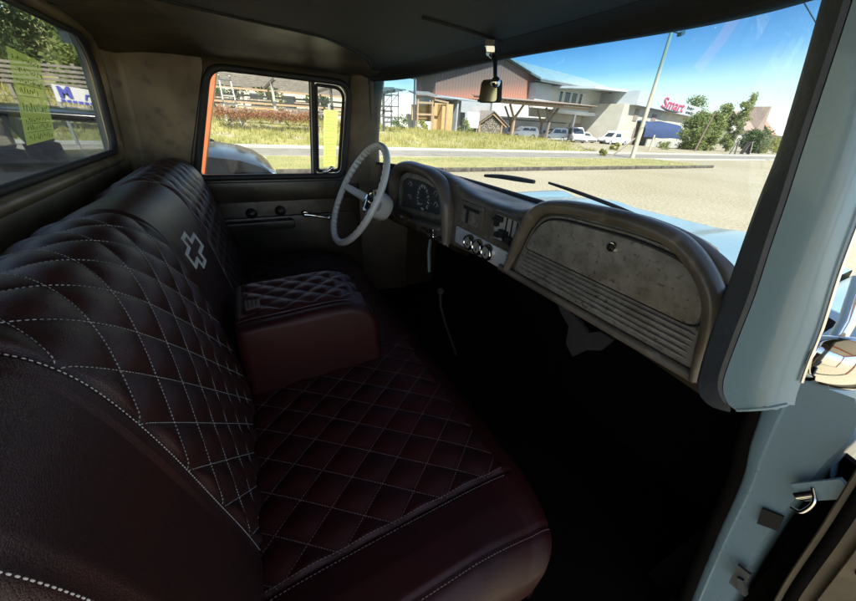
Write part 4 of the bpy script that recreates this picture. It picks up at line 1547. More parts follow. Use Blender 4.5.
# ================================================================== YELLOW SHEETS: A REFLECTION IN THE REAR GLASS, A NOTICE ON A STAKE
def scribbles(mb, P, rows, m, big=1.0, lw=0.0011):
    """P(u,v) maps the sheet's unit square to space; handwritten lines as thin strokes"""
    for (v, h, u0, u1) in rows:
        u = u0
        while u < u1:
            wch = random.uniform(0.04, 0.075) * big
            pts = [P(u + wch * random.random(), v + h * (random.random() - 0.5)) for _ in range(random.choice((3, 3, 4)))]
            for a, b in zip(pts, pts[1:]):
                if (Vector(a) - Vector(b)).length > 1e-4:
                    mb.bar(a, b, lw, 0.0004, m, up=(0, 1, 0))
            u += wch * 1.25
        if random.random() < 0.4:
            mb.bar(P(u0, v - h * 0.75), P(u1, v - h * 0.75), lw * 0.7, 0.0004, m, up=(0, 1, 0))


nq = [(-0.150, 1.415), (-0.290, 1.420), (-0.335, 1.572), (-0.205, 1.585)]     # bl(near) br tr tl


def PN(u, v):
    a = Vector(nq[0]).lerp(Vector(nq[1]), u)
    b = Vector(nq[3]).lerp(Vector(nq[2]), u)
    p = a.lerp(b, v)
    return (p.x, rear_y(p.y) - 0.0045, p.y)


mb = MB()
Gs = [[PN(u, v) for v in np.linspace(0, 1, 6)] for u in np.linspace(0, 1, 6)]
mb.grid(Gs, yellow_reflection)  # tinted film stands in for a notice mirrored in the rear glass
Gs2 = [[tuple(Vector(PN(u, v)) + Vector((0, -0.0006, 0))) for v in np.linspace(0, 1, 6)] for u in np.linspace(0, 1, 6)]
sn = mb.build('yellow_sheet', None, None, smooth=0)
tag(sn, 'see-through yellow film imitating a handwritten notice reflected in the rear window', 'notice')
mb = MB()


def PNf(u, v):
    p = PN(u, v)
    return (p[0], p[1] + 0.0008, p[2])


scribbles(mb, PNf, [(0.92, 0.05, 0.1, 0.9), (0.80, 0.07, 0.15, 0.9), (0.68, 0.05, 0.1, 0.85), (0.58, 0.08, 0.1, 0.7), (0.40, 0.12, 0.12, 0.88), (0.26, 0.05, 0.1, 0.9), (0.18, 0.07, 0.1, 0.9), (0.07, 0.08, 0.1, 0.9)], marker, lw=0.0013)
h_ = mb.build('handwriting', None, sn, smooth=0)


def PV(u, v):
    y0, y1 = 1.130 + 0.092 * v, 1.320 + 0.117 * v
    return (-5.0, y0 + (y1 - y0) * u, 0.76 + 0.82 * v)


sn = empty('yellow_sheet', (-5.02, 1.28, 0), 'tall yellow green handwritten sheet on a stake behind the small vent window', 'notice')
mb = MB()
mb.prism([PV(0, 0), PV(1, 0), PV(1, 1), PV(0, 1)], (-0.004, 0, 0))
mb.build('sheet', yellow_card, sn, smooth=0)
mb = MB()
mb.tube([(-5.03, 1.27, -0.02), (-5.03, 1.31, 1.66)], 0.018, seg=8)
mb.build('stake', galv, sn)
mb = MB()
for k in range(8):
    v = 0.93 - k * 0.115
    u = 0.15
    while u < 0.8:
        pts = [Vector(PV(u + 0.12 * random.random(), v + 0.05 * (random.random() - 0.5))) + Vector((0.002, 0, 0)) for _ in range(3)]
        for a, b in zip(pts, pts[1:]):
            mb.bar(a, b, 0.006, 0.0015, marker, up=(1, 0, 0))
        u += 0.17
    mb.bar(Vector(PV(0.05, v - 0.055)) + Vector((0.002, 0, 0)), Vector(PV(0.95, v - 0.055)) + Vector((0.002, 0, 0)), 0.005, 0.0015, marker, up=(1, 0, 0))
mb.build('handwriting', None, sn, smooth=0)

# ================================================================== OUTSIDE: GROUND
def sstep(a, b, x):
    t = np.clip((x - a) / (b - a), 0, 1)
    return t * t * (3 - 2 * t)


def terrain(x, y):
    """height of the land: a raised bank west of the road that runs out to the north"""
    x, y = np.asarray(x, float), np.asarray(y, float)
    up = 1 - sstep(-23.5, -18.2, x)
    h = np.interp(y, [-60, -14, -6, 0, 6, 14, 20, 28, 36, 60], [2.2, 2.0, 1.55, 1.05, 0.95, 0.72, 0.66, 0.50, 0.12, -0.1])
    hill = 1 - sstep(-75, -30, x)
    hh = np.interp(y, [-90, -40, -10, 5, 30], [16, 12, 7, 3, 0.0])
    return up * h + hill * hh


mb = MB()
gx = np.unique(np.r_[np.linspace(-900, -100, 9), np.linspace(-100, -24, 40), np.linspace(-24, -17, 18), np.linspace(-17, 20, 8), np.linspace(20, 900, 9)])
gy = np.unique(np.r_[np.linspace(-900, -60, 9), np.linspace(-60, 60, 70), np.linspace(60, 900, 14)])
X_, Y_ = np.meshgrid(gx, gy, indexing='ij')
Zg = terrain(X_, Y_)
mb.grid(np.stack([X_, Y_, Zg], -1), flip=False)
gnd = mb.build('ground', dirt, None, smooth=60)
tag(gnd, kind='structure')
mb = MB()
mb.grid(np.array([[(x, y, 0.006 + 0.0 * x) for y in np.linspace(-120, 260, 40)] for x in np.linspace(-17.7, -13.7, 5)]))
tag(mb.build('road', asphalt, None, smooth=60), kind='structure')
mb = MB()
mb.grid(np.array([[(x, y, 0.010) for y in np.linspace(-120, 260, 40)] for x in (-17.55, -17.46)]), concrete)
mb.grid(np.array([[(x, y, 0.010) for y in np.linspace(-120, 260, 40)] for x in (-14.0, -13.93)]), concrete)
tag(mb.build('road_markings', None, None, smooth=0), kind='structure')
# bank with dry grass
mb = MB()
gx2 = np.linspace(-95, -18.0, 70)
gy2 = np.linspace(-60, 32, 80)
X_, Y_ = np.meshgrid(gx2, gy2, indexing='ij')
edge_f = np.clip((30 - Y_) / 6, 0, 1)
mb.grid(np.stack([X_, Y_, terrain(X_, Y_) + 0.012 + 0.03 * np.sin(X_ * 2.1) * np.sin(Y_ * 1.7) * edge_f - 0.06 * (1 - edge_f)], -1))
tag(mb.build('grass_bank', dry_grass, None, smooth=60), kind='structure')
# strip with kerb between parking ground and road
mb = MB()
mb.box((-11.35, 7.2, 0.03), (3.7, 34.4, 0.16), dry_grass)
tag(mb.build('verge', None, None), kind='structure')
mb = MB()
for i in range(31):
    y = -9.0 + i * 1.08
    mb.box((-9.44, y + 0.5, 0.055), (0.15, 1.04, 0.17 + random.uniform(-0.02, 0.015)), concrete_dark)
tag(mb.build('kerb', None, None, bevel=0.02), kind='structure')
mb = MB()
mb.box((-17.95, 60, 0.05), (0.22, 330, 0.14), concrete)
mb.box((-13.45, 60, 0.04), (0.16, 330, 0.10), concrete)
tag(mb.build('road_kerb', None, None), kind='structure')

# grass blades
def blades(name, spots, m, kind_label):
    mb = MB()
    V, F = [], []
    for (x, y, z, h) in spots:
        k = 3
        for _ in range(k):
            a = random.uniform(0, 2 * math.pi)
            r = random.uniform(0, 0.10)
            bx, by = x + r * math.cos(a), y + r * math.sin(a)
            hh = h * random.uniform(0.5, 1.15)
            lean = random.uniform(0, 0.35) * hh
            wd = 0.012 + 0.02 * hh
            ca, sa = math.cos(a + 1.3), math.sin(a + 1.3)
            b = len(V)
            V.append((bx - wd * ca, by - wd * sa, z - 0.02))
            V.append((bx + wd * ca, by + wd * sa, z - 0.02))
            V.append((bx + lean * math.cos(a) + wd * 0.2, by + lean * math.sin(a), z + hh))
            F.append((b, b + 1, b + 2))
    mb.add(V, F)
    o = mb.build(name, m, None, smooth=0, fix=False)
    tag(o, kind='stuff')
    return o


sp = []
for _ in range(15000):
    x = random.uniform(-27, -18.2)
    y = random.uniform(-13, 27)
    if random.random() > np.interp(y, [-13, 16, 27], [1, 1, 0.25]):
        continue
    g = 0.5 + 0.5 * math.sin(x * 1.9 + 2) * math.sin(y * 0.9)
    sp.append((x, y, float(terrain(x, y)), random.uniform(0.12, 0.42) * (0.5 + 0.8 * g)))
sp2 = []
for _ in range(2600):
    x = random.uniform(-13.1, -9.7)
    y = random.uniform(-9, 24)
    sp2.append((x, y, 0.11, random.uniform(0.03, 0.10)))
tag(blades('verge_grass', sp2, straw_m, ''), 'short straw coloured grass on the verge between kerb and road')
bl = blades('grass', sp, blade_m, '')
bl['label'] = 'dry yellow green grass on the roadside bank'


# ================================================================== FOLIAGE BUILDERS
def leaf_cloud(mb, blobs, n, size, rnd):
    """leaf quads spread through clumps; blobs = (x,y,z,rx,ry,rz)"""
    w_ = np.array([b[3] * b[4] * b[5] for b in blobs]) ** 0.7
    w_ /= w_.sum()
    idx = rnd.choice(len(blobs), n, p=w_)
    V = np.zeros((n * 4, 3))
    d = rnd.normal(size=(n, 3))
    d /= np.linalg.norm(d, axis=1)[:, None]
    rad = rnd.random(n) ** 0.45
    B = np.array(blobs)[idx]
    c = B[:, :3] + d * rad[:, None] * B[:, 3:6] * (1 + 0.18 * rnd.normal(size=(n, 1)))
    a = rnd.normal(size=(n, 3))
    a /= np.linalg.norm(a, axis=1)[:, None]
    b = np.cross(a, rnd.normal(size=(n, 3)))
    b /= np.linalg.norm(b, axis=1)[:, None]
    s = size * (0.6 + 0.8 * rnd.random(n))[:, None]
    V[0::4] = c - a * s
    V[1::4] = c - b * s * 0.55
    V[2::4] = c + a * s
    V[3::4] = c + b * s * 0.55
    mb.add(V, np.arange(n * 4).reshape(-1, 4))


def tree(name, loc, h, blobs, n, size, m, label, cat='tree', group=None, trunk=True, tr=0.14):
    n, size = int(n * 2.3), size * 0.62
    rnd = np.random.default_rng(int(abs(loc[0] * 131 + loc[1] * 17 + h * 7)))
    e = empty(name, loc, label, cat, group)
    L = Vector(loc)
    if trunk:
        mb = MB()
        top = Vector((blobs[0][0] * 0.5, blobs[0][1] * 0.5, h * 0.62))
        mb.tube([L + Vector((0, 0, -0.1)), L + top * 0.5 + Vector((0.05, 0.04, 0)), L + top], [tr, tr * 0.75, tr * 0.35], seg=8)
        for b in blobs[:7]:
            s0 = L + top * random.uniform(0.45, 0.8)
            mb.tube([s0, s0.lerp(L + Vector(b[:3]), 0.6) + Vector((0, 0, 0.1)), L + Vector(b[:3])], [tr * 0.4, tr * 0.25, tr * 0.08], seg=6)
        mb.build('trunk', bark, e, smooth=60)
    mb = MB()
    leaf_cloud(mb, [(b[0] + L.x, b[1] + L.y, b[2] + L.z, b[3], b[4], b[5]) for b in blobs], n, size, rnd)
    mb.build('crown' if trunk else 'foliage', m, e, smooth=0, fix=False)
    return e


def crown(h, wdt, n, base=0.25, seed=0, top=1.0):
    rnd = random.Random(seed)
    out = []
    for i in range(n):
        t = base + (top - base) * (i + 0.5) / n
        spread = wdt * (0.35 + 0.65 * math.sin(math.pi * min(1, max(0.05, (t - base) / (top - base) * 0.85 + 0.12))))
        a = rnd.uniform(0, 2 * math.pi)
        r = spread * rnd.uniform(0.25, 0.8)
        k = wdt * rnd.uniform(0.22, 0.42)
        out.append((r * math.cos(a), r * math.sin(a), h * t, k, k, k * rnd.uniform(0.6, 1.0)))
    return out


# roadside trees right of the shop
tree('bushy_tree', (-27.5, 57.5, 0), 4.3, crown(4.3, 2.3, 26, 0.03, 1), 2600, 0.22, leaf_a, 'broad low bushy tree closest to the white shop', 'tree', 'trees beside the shop')
tree('bushy_tree', (-27.0, 61.5, 0), 5.6, crown(5.6, 2.1, 28, 0.03, 2), 2600, 0.22, leaf_l, 'rounded pale tree in the middle of the roadside clump', 'tree', 'trees beside the shop')
tree('bushy_tree', (-26.0, 65.5, 0), 7.0, crown(6.2, 1.5, 26, 0.03, 3) + [(0.2, 0.4, 6.2, 0.5, 0.6, 0.7), (0.1, 1.2, 6.9, 0.35, 0.45, 0.8), (0.2, 0.3, 7.0, 0.35, 0.4, 0.6), (-0.3, 1.6, 6.1, 0.4, 0.5, 0.6)], 2300, 0.20, leaf_l, 'tallest slender tree with spiky top before the gabled houses', 'tree', 'trees beside the shop')
tree('shrub', (-25.0, 70.5, 0), 3.4, crown(2.8, 2.6, 24, 0.0, 4), 1900, 0.22, leaf_b, 'low dark green shrub at the right end of the tree clump', 'shrub', trunk=False)
tree('shrub', (-24.5, 76.0, 0), 1.9, crown(1.9, 2.2, 12, 0.0, 5), 900, 0.18, leaf_c, 'yellowish low shrub beside the leaning sign boards', 'shrub', trunk=False)
tree('distant_tree', (-50, 99, 0), 9.8, crown(9.8, 3.6, 22, 0.3, 6), 1500, 0.30, leaf_a, 'tree top showing above the right end of the flat shop roof', 'tree')
tree('distant_tree', (-60, 37.5, 0), 13.5, crown(13.5, 3.0, 14, 0.4, 16), 1200, 0.34, leaf_b, 'dark tree peeping over the barn roof', 'tree')


# ================================================================== BUILDINGS AND YARD (facing the road, +x)
def wall_box(mb, x0, x1, y0, y1, z0, z1, m):
    mb.box(((x0 + x1) / 2, (y0 + y1) / 2, (z0 + z1) / 2), (x1 - x0, y1 - y0, z1 - z0), m)


# red barn
e = empty('red_barn', (-43, 30, 0), 'big barn with faded red corrugated gable above grey walls', 'barn')
mb = MB()
wall_box(mb, -52, -40.0, 22.0, 38.2, 0.0, 4.1, grey_wall)
mb.build('wall', None, e)
mb = MB()
gab = [(22.0, 4.1), (38.2, 4.9), (38.6, 7.3), (31.0, 9.2), (22.0, 6.6)]
mb.prism([(-39.95, y, z) for y, z in gab], (-12, 0, 0))
mb.build('gable', red_metal, e)
mb = MB()
for y in np.arange(22.3, 38.4, 0.42):
    zt = np.interp(y, [22, 31, 38.6], [6.55, 9.12, 7.25])
    mb.box((-39.93, y, (4.25 + zt) / 2), (0.06, 0.09, zt - 4.3))
mb.build('cladding_rib', red_metal, e)
mb = MB()
mb.prism([(-39.2, 21.4, 6.45), (-39.2, 31.0, 9.28), (-39.2, 39.3, 7.15), (-39.2, 39.3, 7.35), (-39.2, 31.0, 9.50), (-39.2, 21.4, 6.65)], (-13.6, 0, 0))
mb.build('roof', tile, e)
for (y0, y1, z0, z1) in ((25.0, 26.6, 0.4, 2.8),):
    mb = MB()
    wall_box(mb, -39.99, -39.93, y0, y1, z0, z1, black)
    mb.build('doorway', None, e)

# grey lean-to in front of the barn
e = empty('grey_shed', (-35.5, 20.5, 0.5), 'open fronted grey shed with dark clutter beside the red barn', 'shed')
mb = MB()
wall_box(mb, -37.5, -37.3, 18.5, 24.2, 0.4, 3.9, grey_wall)
wall_box(mb, -37.3, -34.6, 18.5, 18.65, 0.4, 3.8, grey_wall)
wall_box(mb, -37.3, -34.6, 22.0, 22.15, 0.4, 3.8, grey_wall)
wall_box(mb, -37.28, -37.2, 22.2, 24.0, 0.5, 3.0, cream_wall)
mb.build('wall', None, e)
mb = MB()
mb.prism([(-34.3, 18.2, 3.85), (-34.3, 24.4, 3.75), (-37.6, 24.4, 4.05), (-37.6, 18.2, 4.15)], (0, 0, 0.14))
mb.build('roof', grey_wall, e)
for i in range(3):
    mb = MB()
    a = 18.9 + i * 0.95
    mb.box((-35.2, a + 0.3, 0.95 + 0.1 * i), (0.8, 0.7, 0.7), steel if i % 2 else stone, rz=0.3 * i)
    mb.tube([(-34.8, a, 0.9), (-34.8, a + 0.3, 1.35), (-34.8, a + 0.7, 0.9)], 0.08, tyre_m, seg=8)
    tag(mb.build('scrap_heap', None, None, bevel=0.05), 'dark scrap heap in the grey shed, ' + ('leftmost of three', 'middle of three', 'rightmost of three')[i], 'scrap', 'scrap heaps in the shed')

# scaffold frame far left
e = empty('steel_scaffold', (-30, 12.1, 0.7), 'dark steel scaffold frame with sloping top at the left of the windshield view', 'scaffold')
mb = MB()
for y in (11.25, 12.95):
    for x in (-30, -31.6):
        mb.tube([(x, y, 0.5), (x, y, 3.45 + (y - 11.25) * 0.12)], 0.045, seg=6)
for z in (1.68, 3.35, 2.5):
    for x in (-30, -31.6):
        mb.tube([(x, 11.1, z), (x, 13.05, z + 0.03)], 0.04, seg=6)
mb.tube([(-30, 11.25, 1.7), (-30, 12.95, 3.5)], 0.03, seg=6)
mb.tube([(-31.6, 11.25, 1.7), (-31.6, 12.95, 3.5)], 0.03, seg=6)
mb.build('frame', steel, e)
mb = MB()
for k in range(4):
    mb.bar((-29.6 - 0.65 * k, 10.4, 3.55 + 0.1 * k), (-29.6 - 0.65 * k, 13.2, 3.72 + 0.1 * k), 0.06, 0.10)
mb.bar((-29.4, 10.6, 3.6), (-31.9, 10.6, 3.9), 0.07, 0.1)
mb.bar((-29.4, 13.0, 3.75), (-31.9, 13.0, 4.0), 0.07, 0.1)
mb.build('roof_frame', steel_teal, e)

# tall white panel with faint stripes
e = empty('white_hoarding', (-33, 15.1, 0.5), 'tall plain white hoarding behind the dark pole', 'hoarding')
mb = MB()
wall_box(mb, -33.15, -33.0, 12.8, 16.1, 0.3, 5.0, white_wall)
mb.build('panel', None, e)
for y, z, l_ in ((14.9, 2.75, 0.9), (14.6, 2.05, 0.25), (15.0, 2.05, 0.25), (15.35, 2.05, 0.2)):
    mb = MB()
    wall_box(mb, -33.0, -32.985, y - l_ / 2, y + l_ / 2, z - 0.04 - 0.06 * (l_ < 0.5), z + 0.04 + 0.06 * (l_ < 0.5), sign_grey)
    mb.build('faded_marking', None, e)
e = empty('white_building', (-42, 8, 0.8), 'long low pale building at the back of the yard', 'building')
mb = MB()
wall_box(mb, -50, -42, -1, 17, 0.5, 4.2, cream_wall)
mb.build('wall', None, e)
mb = MB()
mb.prism([(-41.5, -1.5, 4.2), (-46, -1.5, 5.6), (-50.5, -1.5, 4.2)], (0, 19, 0))
mb.build('roof', tile, e)
for y in (2.2, 5.4, 9.0):
    mb = MB()
    wall_box(mb, -42.05, -41.93, y - 0.6, y + 0.6, 1.9, 3.1, far_glass)
    mb.build('window', None, e)

mb = MB()
mb.tube([(-29, 14.06, 0.5), (-29, 14.05, 5.6)], [0.10, 0.08], seg=10)
o = mb.build('dark_pole', steel, None, smooth=60)
tag(o, 'dark steel pole rising past the windshield top beside the timber cabin', 'pole')

# timber cabin frame
e = empty('timber_cabin', (-30.5, 16.5, 0.8), 'half built timber cabin with tan plywood and pale posts', 'cabin')
mb = MB()
for y in (14.90, 16.40):
    mb.bar((-30, y, 0.6), (-30, y, 3.55), 0.12, 0.12, up=(1, 0, 0))
for y in (16.75, 18.2):
    mb.bar((-30.4, y, 0.6), (-30.4, y, 3.5 - 0.25 * (y > 18)), 0.14, 0.14, up=(1, 0, 0))
for z in (2.05, 2.98):
    mb.bar((-29.98, 14.8, z), (-29.98, 16.5, z + 0.05), 0.10, 0.16)
mb.bar((-30.4, 16.6, 3.35), (-30.4, 18.35, 3.20), 0.12, 0.14)
mb.build('frame', wood, e)
mb = MB()
wall_box(mb, -31.2, -31.1, 14.8, 16.45, 1.55, 2.85, plywood)
wall_box(mb, -31.6, -31.5, 16.6, 19.6, 0.7, 3.15, plywood)
mb.prism([(-30.45, 16.82, 0.8), (-31.5, 16.82, 0.8), (-31.5, 16.82, 3.2), (-30.45, 16.82, 3.2)], (0, 0.07, 0), plywood)
mb.box((-31.0, 18.05, 1.9), (0.9, 0.5, 2.3), plywood)
mb.build('plywood_panel', None, e)
mb = MB()
wall_box(mb, -30.1, -30.02, 14.96, 16.34, 0.75, 1.52, white_wall)
mb.build('white_panel', None, e)
mb = MB()
mb.prism([(-29.7, 14.6, 3.52), (-29.7, 16.7, 3.58), (-31.5, 16.7, 3.9), (-31.5, 14.6, 3.84)], (0, 0, 0.1))
mb.build('roof', tile_brown, e)

# white information board
e = empty('notice_board', (-29, 20.45, 0.65), 'blank white notice board on two legs in front of the log hut', 'sign board')
mb = MB()
mb.box((-29, 20.45, 1.86), (0.06, 1.42, 1.36))
mb.build('board', sign_white, e, bevel=0.01)
for y in (19.85, 21.05):
    mb = MB()
    mb.box((-29.05, y, 0.95), (0.06, 0.07, 0.9))
    mb.build('leg', galv, e)
for z, l_ in ((2.0, 0.25), (1.55, 0.45), (1.42, 0.3)):
    mb = MB()
    mb.box((-28.967, 20.45, z), (0.004, l_, 0.035))
    mb.build('print_line', sign_grey, e)

# log hut
e = empty('log_hut', (-31.5, 24.2, 0.5), 'small gabled hut filled with stacked logs between board and carport', 'hut')
for y in (22.7, 25.7):
    for x in (-31, -32.8):
        mb = MB()
        mb.bar((x, y, 0.3), (x, y, 1.75), 0.14, 0.14, up=(1, 0, 0))
        mb.build('post', wood, e)
mb = MB()
mb.bar((-30.9, 22.2, 1.42), (-30.9, 24.2, 2.62), 0.10, 0.16)
mb.bar((-30.9, 26.3, 1.42), (-30.9, 24.2, 2.62), 0.10, 0.16)
mb.build('gable_board', wood, e)
mb = MB()
rl = random.Random(5)
for r_ in range(13):
    for c_ in range(18):
        y = 22.85 + c_ * 0.16 + (0.08 if r_ % 2 else 0)
        z = 0.55 + r_ * 0.145
        if z > 2.45 - abs(y - 24.2) * 0.58:
            continue
        rr_ = 0.074 * rl.uniform(0.8, 1.05)
        x1 = -31.1 + rl.uniform(-0.05, 0.05)
        mb.tube([(-32.6, y, z), (x1, y, z)], rr_, (stone if rl.random() < 0.55 else grey_wood), seg=7)
mb.build('log_stack', None, e, smooth=0)
mb = MB()
mb.prism([(-30.7, 21.9, 1.42), (-30.7, 24.2, 2.80), (-30.7, 26.6, 1.42), (-30.7, 26.6, 1.50), (-30.7, 24.2, 2.90), (-30.7, 21.9, 1.50)], (-2.4, 0, 0))
mb.build('roof', grey_wood, e)

# carport with Y posts
e = empty('timber_carport', (-33, 33, 0), 'open timber carport on forked posts over parked white cars', 'carport')
for (y, m_) in ((29.0, wood), (34.7, grey_wood)):
    mb = MB()
    mb.bar((-33, y, 0.0), (-33, y, 2.6), 0.26, 0.26, up=(1, 0, 0))
    mb.bar((-33, y, 2.3), (-33, y - 0.95, 3.75), 0.18, 0.2, up=(1, 0, 0))
    mb.bar((-33, y, 2.3), (-33, y + 1.15, 3.9), 0.18, 0.2, up=(1, 0, 0))
    mb.build('forked_post', m_, e)
for (y, m_) in ((31.5, grey_wood), (37.0, wood)):
    mb = MB()
    mb.bar((-36.5, y, 0.0), (-36.5, y, 2.6), 0.22, 0.22, up=(1, 0, 0))
    mb.bar((-36.5, y, 2.0), (-36.5, y + 1.6, 3.9), 0.16, 0.18, up=(1, 0, 0))
    mb.bar((-36.5, y, 2.0), (-36.5, y - 1.3, 3.7), 0.16, 0.18, up=(1, 0, 0))
    mb.build('forked_post', m_, e)
mb = MB()
mb.bar((-32.0, 25.6, 3.80), (-32.0, 40.6, 3.95), 0.14, 0.22)
mb.bar((-37.0, 26.6, 4.25), (-37.0, 41.0, 4.40), 0.14, 0.22)
for k in range(24):
    y = 25.8 + k * 0.62
    mb.bar((-31.5, y, 3.95 + 0.01 * k), (-37.6, y + 0.3, 4.48 + 0.01 * k), 0.09, 0.14)
mb.build('roof_beams', wood, e)
mb = MB()
mb.prism([(-31.3, 25.5, 4.06), (-31.3, 40.7, 4.30), (-37.8, 41.1, 4.86), (-37.8, 25.9, 4.60)], (0, 0, 0.06))
mb.build('roof', tile_brown, e)

# white wall closing the carport
e = empty('yard_wall', (-40, 38, 0), 'plain pale wall closing the back of the carport', 'wall')
mb = MB()
wall_box(mb, -39.7, -39.45, 30.5, 45.0, -0.2, 4.6, white_wall)
mb.build('panel', None, e)
mb = MB()
for z in (2.4,):
    mb.bar((-39.4, 31, z), (-39.4, 45, z), 0.06, 0.12)
mb.build('rail', steel, e)

# two-storey white building
e = empty('white_house', (-42, 44, 0), 'two storey white building with wide eaves and an upper window row', 'building')
mb = MB()
wall_box(mb, -50, -38.6, 36.8, 51.5, 4.0, 6.9, white_wall)
wall_box(mb, -50, -39.4, 41.0, 49.0, -0.3, 3.98, cream_wall)
wall_box(mb, -50, -41.5, 49.0, 58.0, -0.3, 6.2, cream_wall)
mb.build('wall', None, e)
mb = MB()
A0 = [(-37.2, 36.0, 7.05), (-37.2, 53.0, 6.75), (-45, 53.0, 9.0), (-45, 36.0, 9.9)]
mb.prism(A0, (0, 0, 0.22))
mb.prism([(-45, 36.0, 9.9), (-45, 53.0, 9.0), (-52, 53.0, 7.0), (-52, 36.0, 7.2)], (0, 0, 0.22))
mb.build('roof', tile, e)
mb = MB()
mb.bar((-37.2, 36.0, 6.98), (-37.2, 53.0, 6.68), 0.10, 0.28)
for k in range(22):
    mb.bar((-37.3, 36.4 + k * 0.76, 6.9 - 0.012 * k), (-38.6, 36.4 + k * 0.76, 7.1 - 0.012 * k), 0.1, 0.14)
mb.build('eaves', grey_wood, e)
for (y0, y1) in ((41.2, 42.0), (42.3, 43.6), (43.75, 45.0), (45.3, 46.1)):
    mb = MB()
    o_ = [(y0, 4.75), (y1, 4.75), (y1, 6.35), (y0, 6.35)]
    i_ = [(y0 + 0.09, 4.84), (y1 - 0.09, 4.84), (y1 - 0.09, 6.26), (y0 + 0.09, 6.26)]
    mb.ring([(-38.58, y, z) for y, z in o_], [(-38.58, y, z) for y, z in i_], (0.08, 0, 0))
    wn = mb.build('window', white_paint, e)
    mb = MB()
    wall_box(mb, -38.585, -38.56, y0 + 0.09, y1 - 0.09, 4.84, 6.26, far_glass)
    mb.build('pane', None, wn)
mb = MB()
wall_box(mb, -39.0, -37.4, 40.5, 57.0, 3.55, 3.97, white_wall)
mb.build('balcony_slab', None, e)
for y in (44.4, 50.4, 56.4):
    mb = MB()
    wall_box(mb, -37.9, -37.55, y - 0.17, y + 0.17, -0.2, 3.55, white_wall)
    mb.build('column', None, e)
mb = MB()
wall_box(mb, -39.44, -39.36, 45.5, 48.2, 0.0, 2.5, tile_brown)
mb.build('door', None, e)
for y in (51.5, 54.5):
    mb = MB()
    wall_box(mb, -41.53, -41.44, y - 0.8, y + 0.8, 3.9 + 0.3, 5.6, far_glass)
    mb.build('window', None, e)
for y in (50.2, 53.0):
    mb = MB()
    wall_box(mb, -41.53, -41.42, y - 0.9, y + 0.9, 0.0, 2.4, wood if y > 52 else far_glass)
    mb.build('door', None, e)

# shop with fascia sign
A_, B_ = Vector((-33.6, 51.3, 0)), Vector((-42.3, 86.5, 0))
tdir = (B_ - A_).normalized()
ndir = Vector((tdir.y, -tdir.x, 0))
if ndir.x < 0:
    ndir = -ndir
e = empty('corner_shop', tuple((A_ + B_) / 2), 'low cream shop with a long grey fascia sign in crimson letters', 'shop')
SP = lambda t, out, z: tuple(A_ + (B_ - A_) * t + ndir * out + Vector((0, 0, z)))
mb = MB()
mb.prism([SP(-0.05, -0.6, -0.5), SP(1, -0.6, -0.5), SP(1, -10, -0.5), SP(-0.05, -10, -0.5)], (0, 0, 5.7))
mb.build('wall', cream_wall, e)
mb = MB()
mb.prism([SP(0.0, 0.3, 5.2), SP(1, 0.3, 5.2), SP(1, -10.2, 5.2), SP(0.0, -10.2, 5.2)], (0, 0, 1.75))
mb.build('fascia', sign_grey, e)
mb = MB()
mb.prism([SP(-0.28, -1.5, 6.3), SP(0.12, -1.5, 7.0), SP(0.12, -10.5, 7.2), SP(-0.28, -10.5, 6.6)], (0, 0, 0.25))
mb.build('roof', white_wall, e)
for t, wd, z0, z1 in ((0.10, 0.022, 3.3, 4.9), (0.33, 0.03, 3.2, 4.6), (0.16, 0.03, 0.0, 2.4)):
    mb = MB()
    mb.prism([SP(t - wd, -0.56, z0), SP(t + wd, -0.56, z0), SP(t + wd, -0.56, z1), SP(t - wd, -0.56, z1)], tuple(ndir * 0.05))
    mb.build('window', tile_brown, e)
rz_ = math.atan2(tdir.y, tdir.x)
text_obj('lettering', 'Smart', 2.2, Vector(SP(0.465, 0.36, 6.2)), sign_red, e, rot=(math.pi / 2, 0, rz_), depth=0.02, bold=0.02, shear=0.15, fit=12.6)
text_obj('lettering', 'bar', 0.72, Vector(SP(0.77, 0.36, 6.45)), ink, e, rot=(math.pi / 2, 0, rz_), depth=0.02, fit=5.0)
text_obj('lettering', 'snack', 0.72, Vector(SP(0.77, 0.36, 5.72)), ink, e, rot=(math.pi / 2, 0, rz_), depth=0.02, fit=5.0)
mb = MB()
q = catmull([SP(0.28, 0.37, 5.72), SP(0.38, 0.37, 5.40), SP(0.50, 0.37, 5.32), SP(0.60, 0.37, 5.50)], 6)
mb.tube(q, [0.03 + 0.08 * math.sin(math.pi * i / 18) for i in range(19)], seg=8, flat=0.3, up=tuple(ndir))
mb.build('swoosh', ink, e)

# blue tarpaulin shelter in front of the shop
e = empty('blue_shelter', (-37, 60, 0), 'dark blue tarpaulin shelter standing before the shop front', 'shelter')
mb = MB()
rows = []
for i, y in enumerate(np.linspace(56.0, 66.5, 9)):
    sag = 0.12 * math.sin(i * 1.3)
    rows.append([(-33.5, y, 1.2 + sag * 0.5), (-33.6, y, 2.2), (-34.2, y, 3.2 + sag), (-36.5, y, 3.55 + sag), (-38.6, y, 3.3)])
mb.grid(rows)
mb.grid([[(p[0], p[1], p[2] - 0.03) for p in r_] for r_ in rows])
mb.build('tarpaulin', blue_tarp, e, smooth=60)
for y in (56.1, 66.4):
    mb = MB()
    mb.tube([(-34.0, y, -0.1), (-34.0, y, 3.1)], 0.05, seg=6)
    mb.build('post', galv, e)

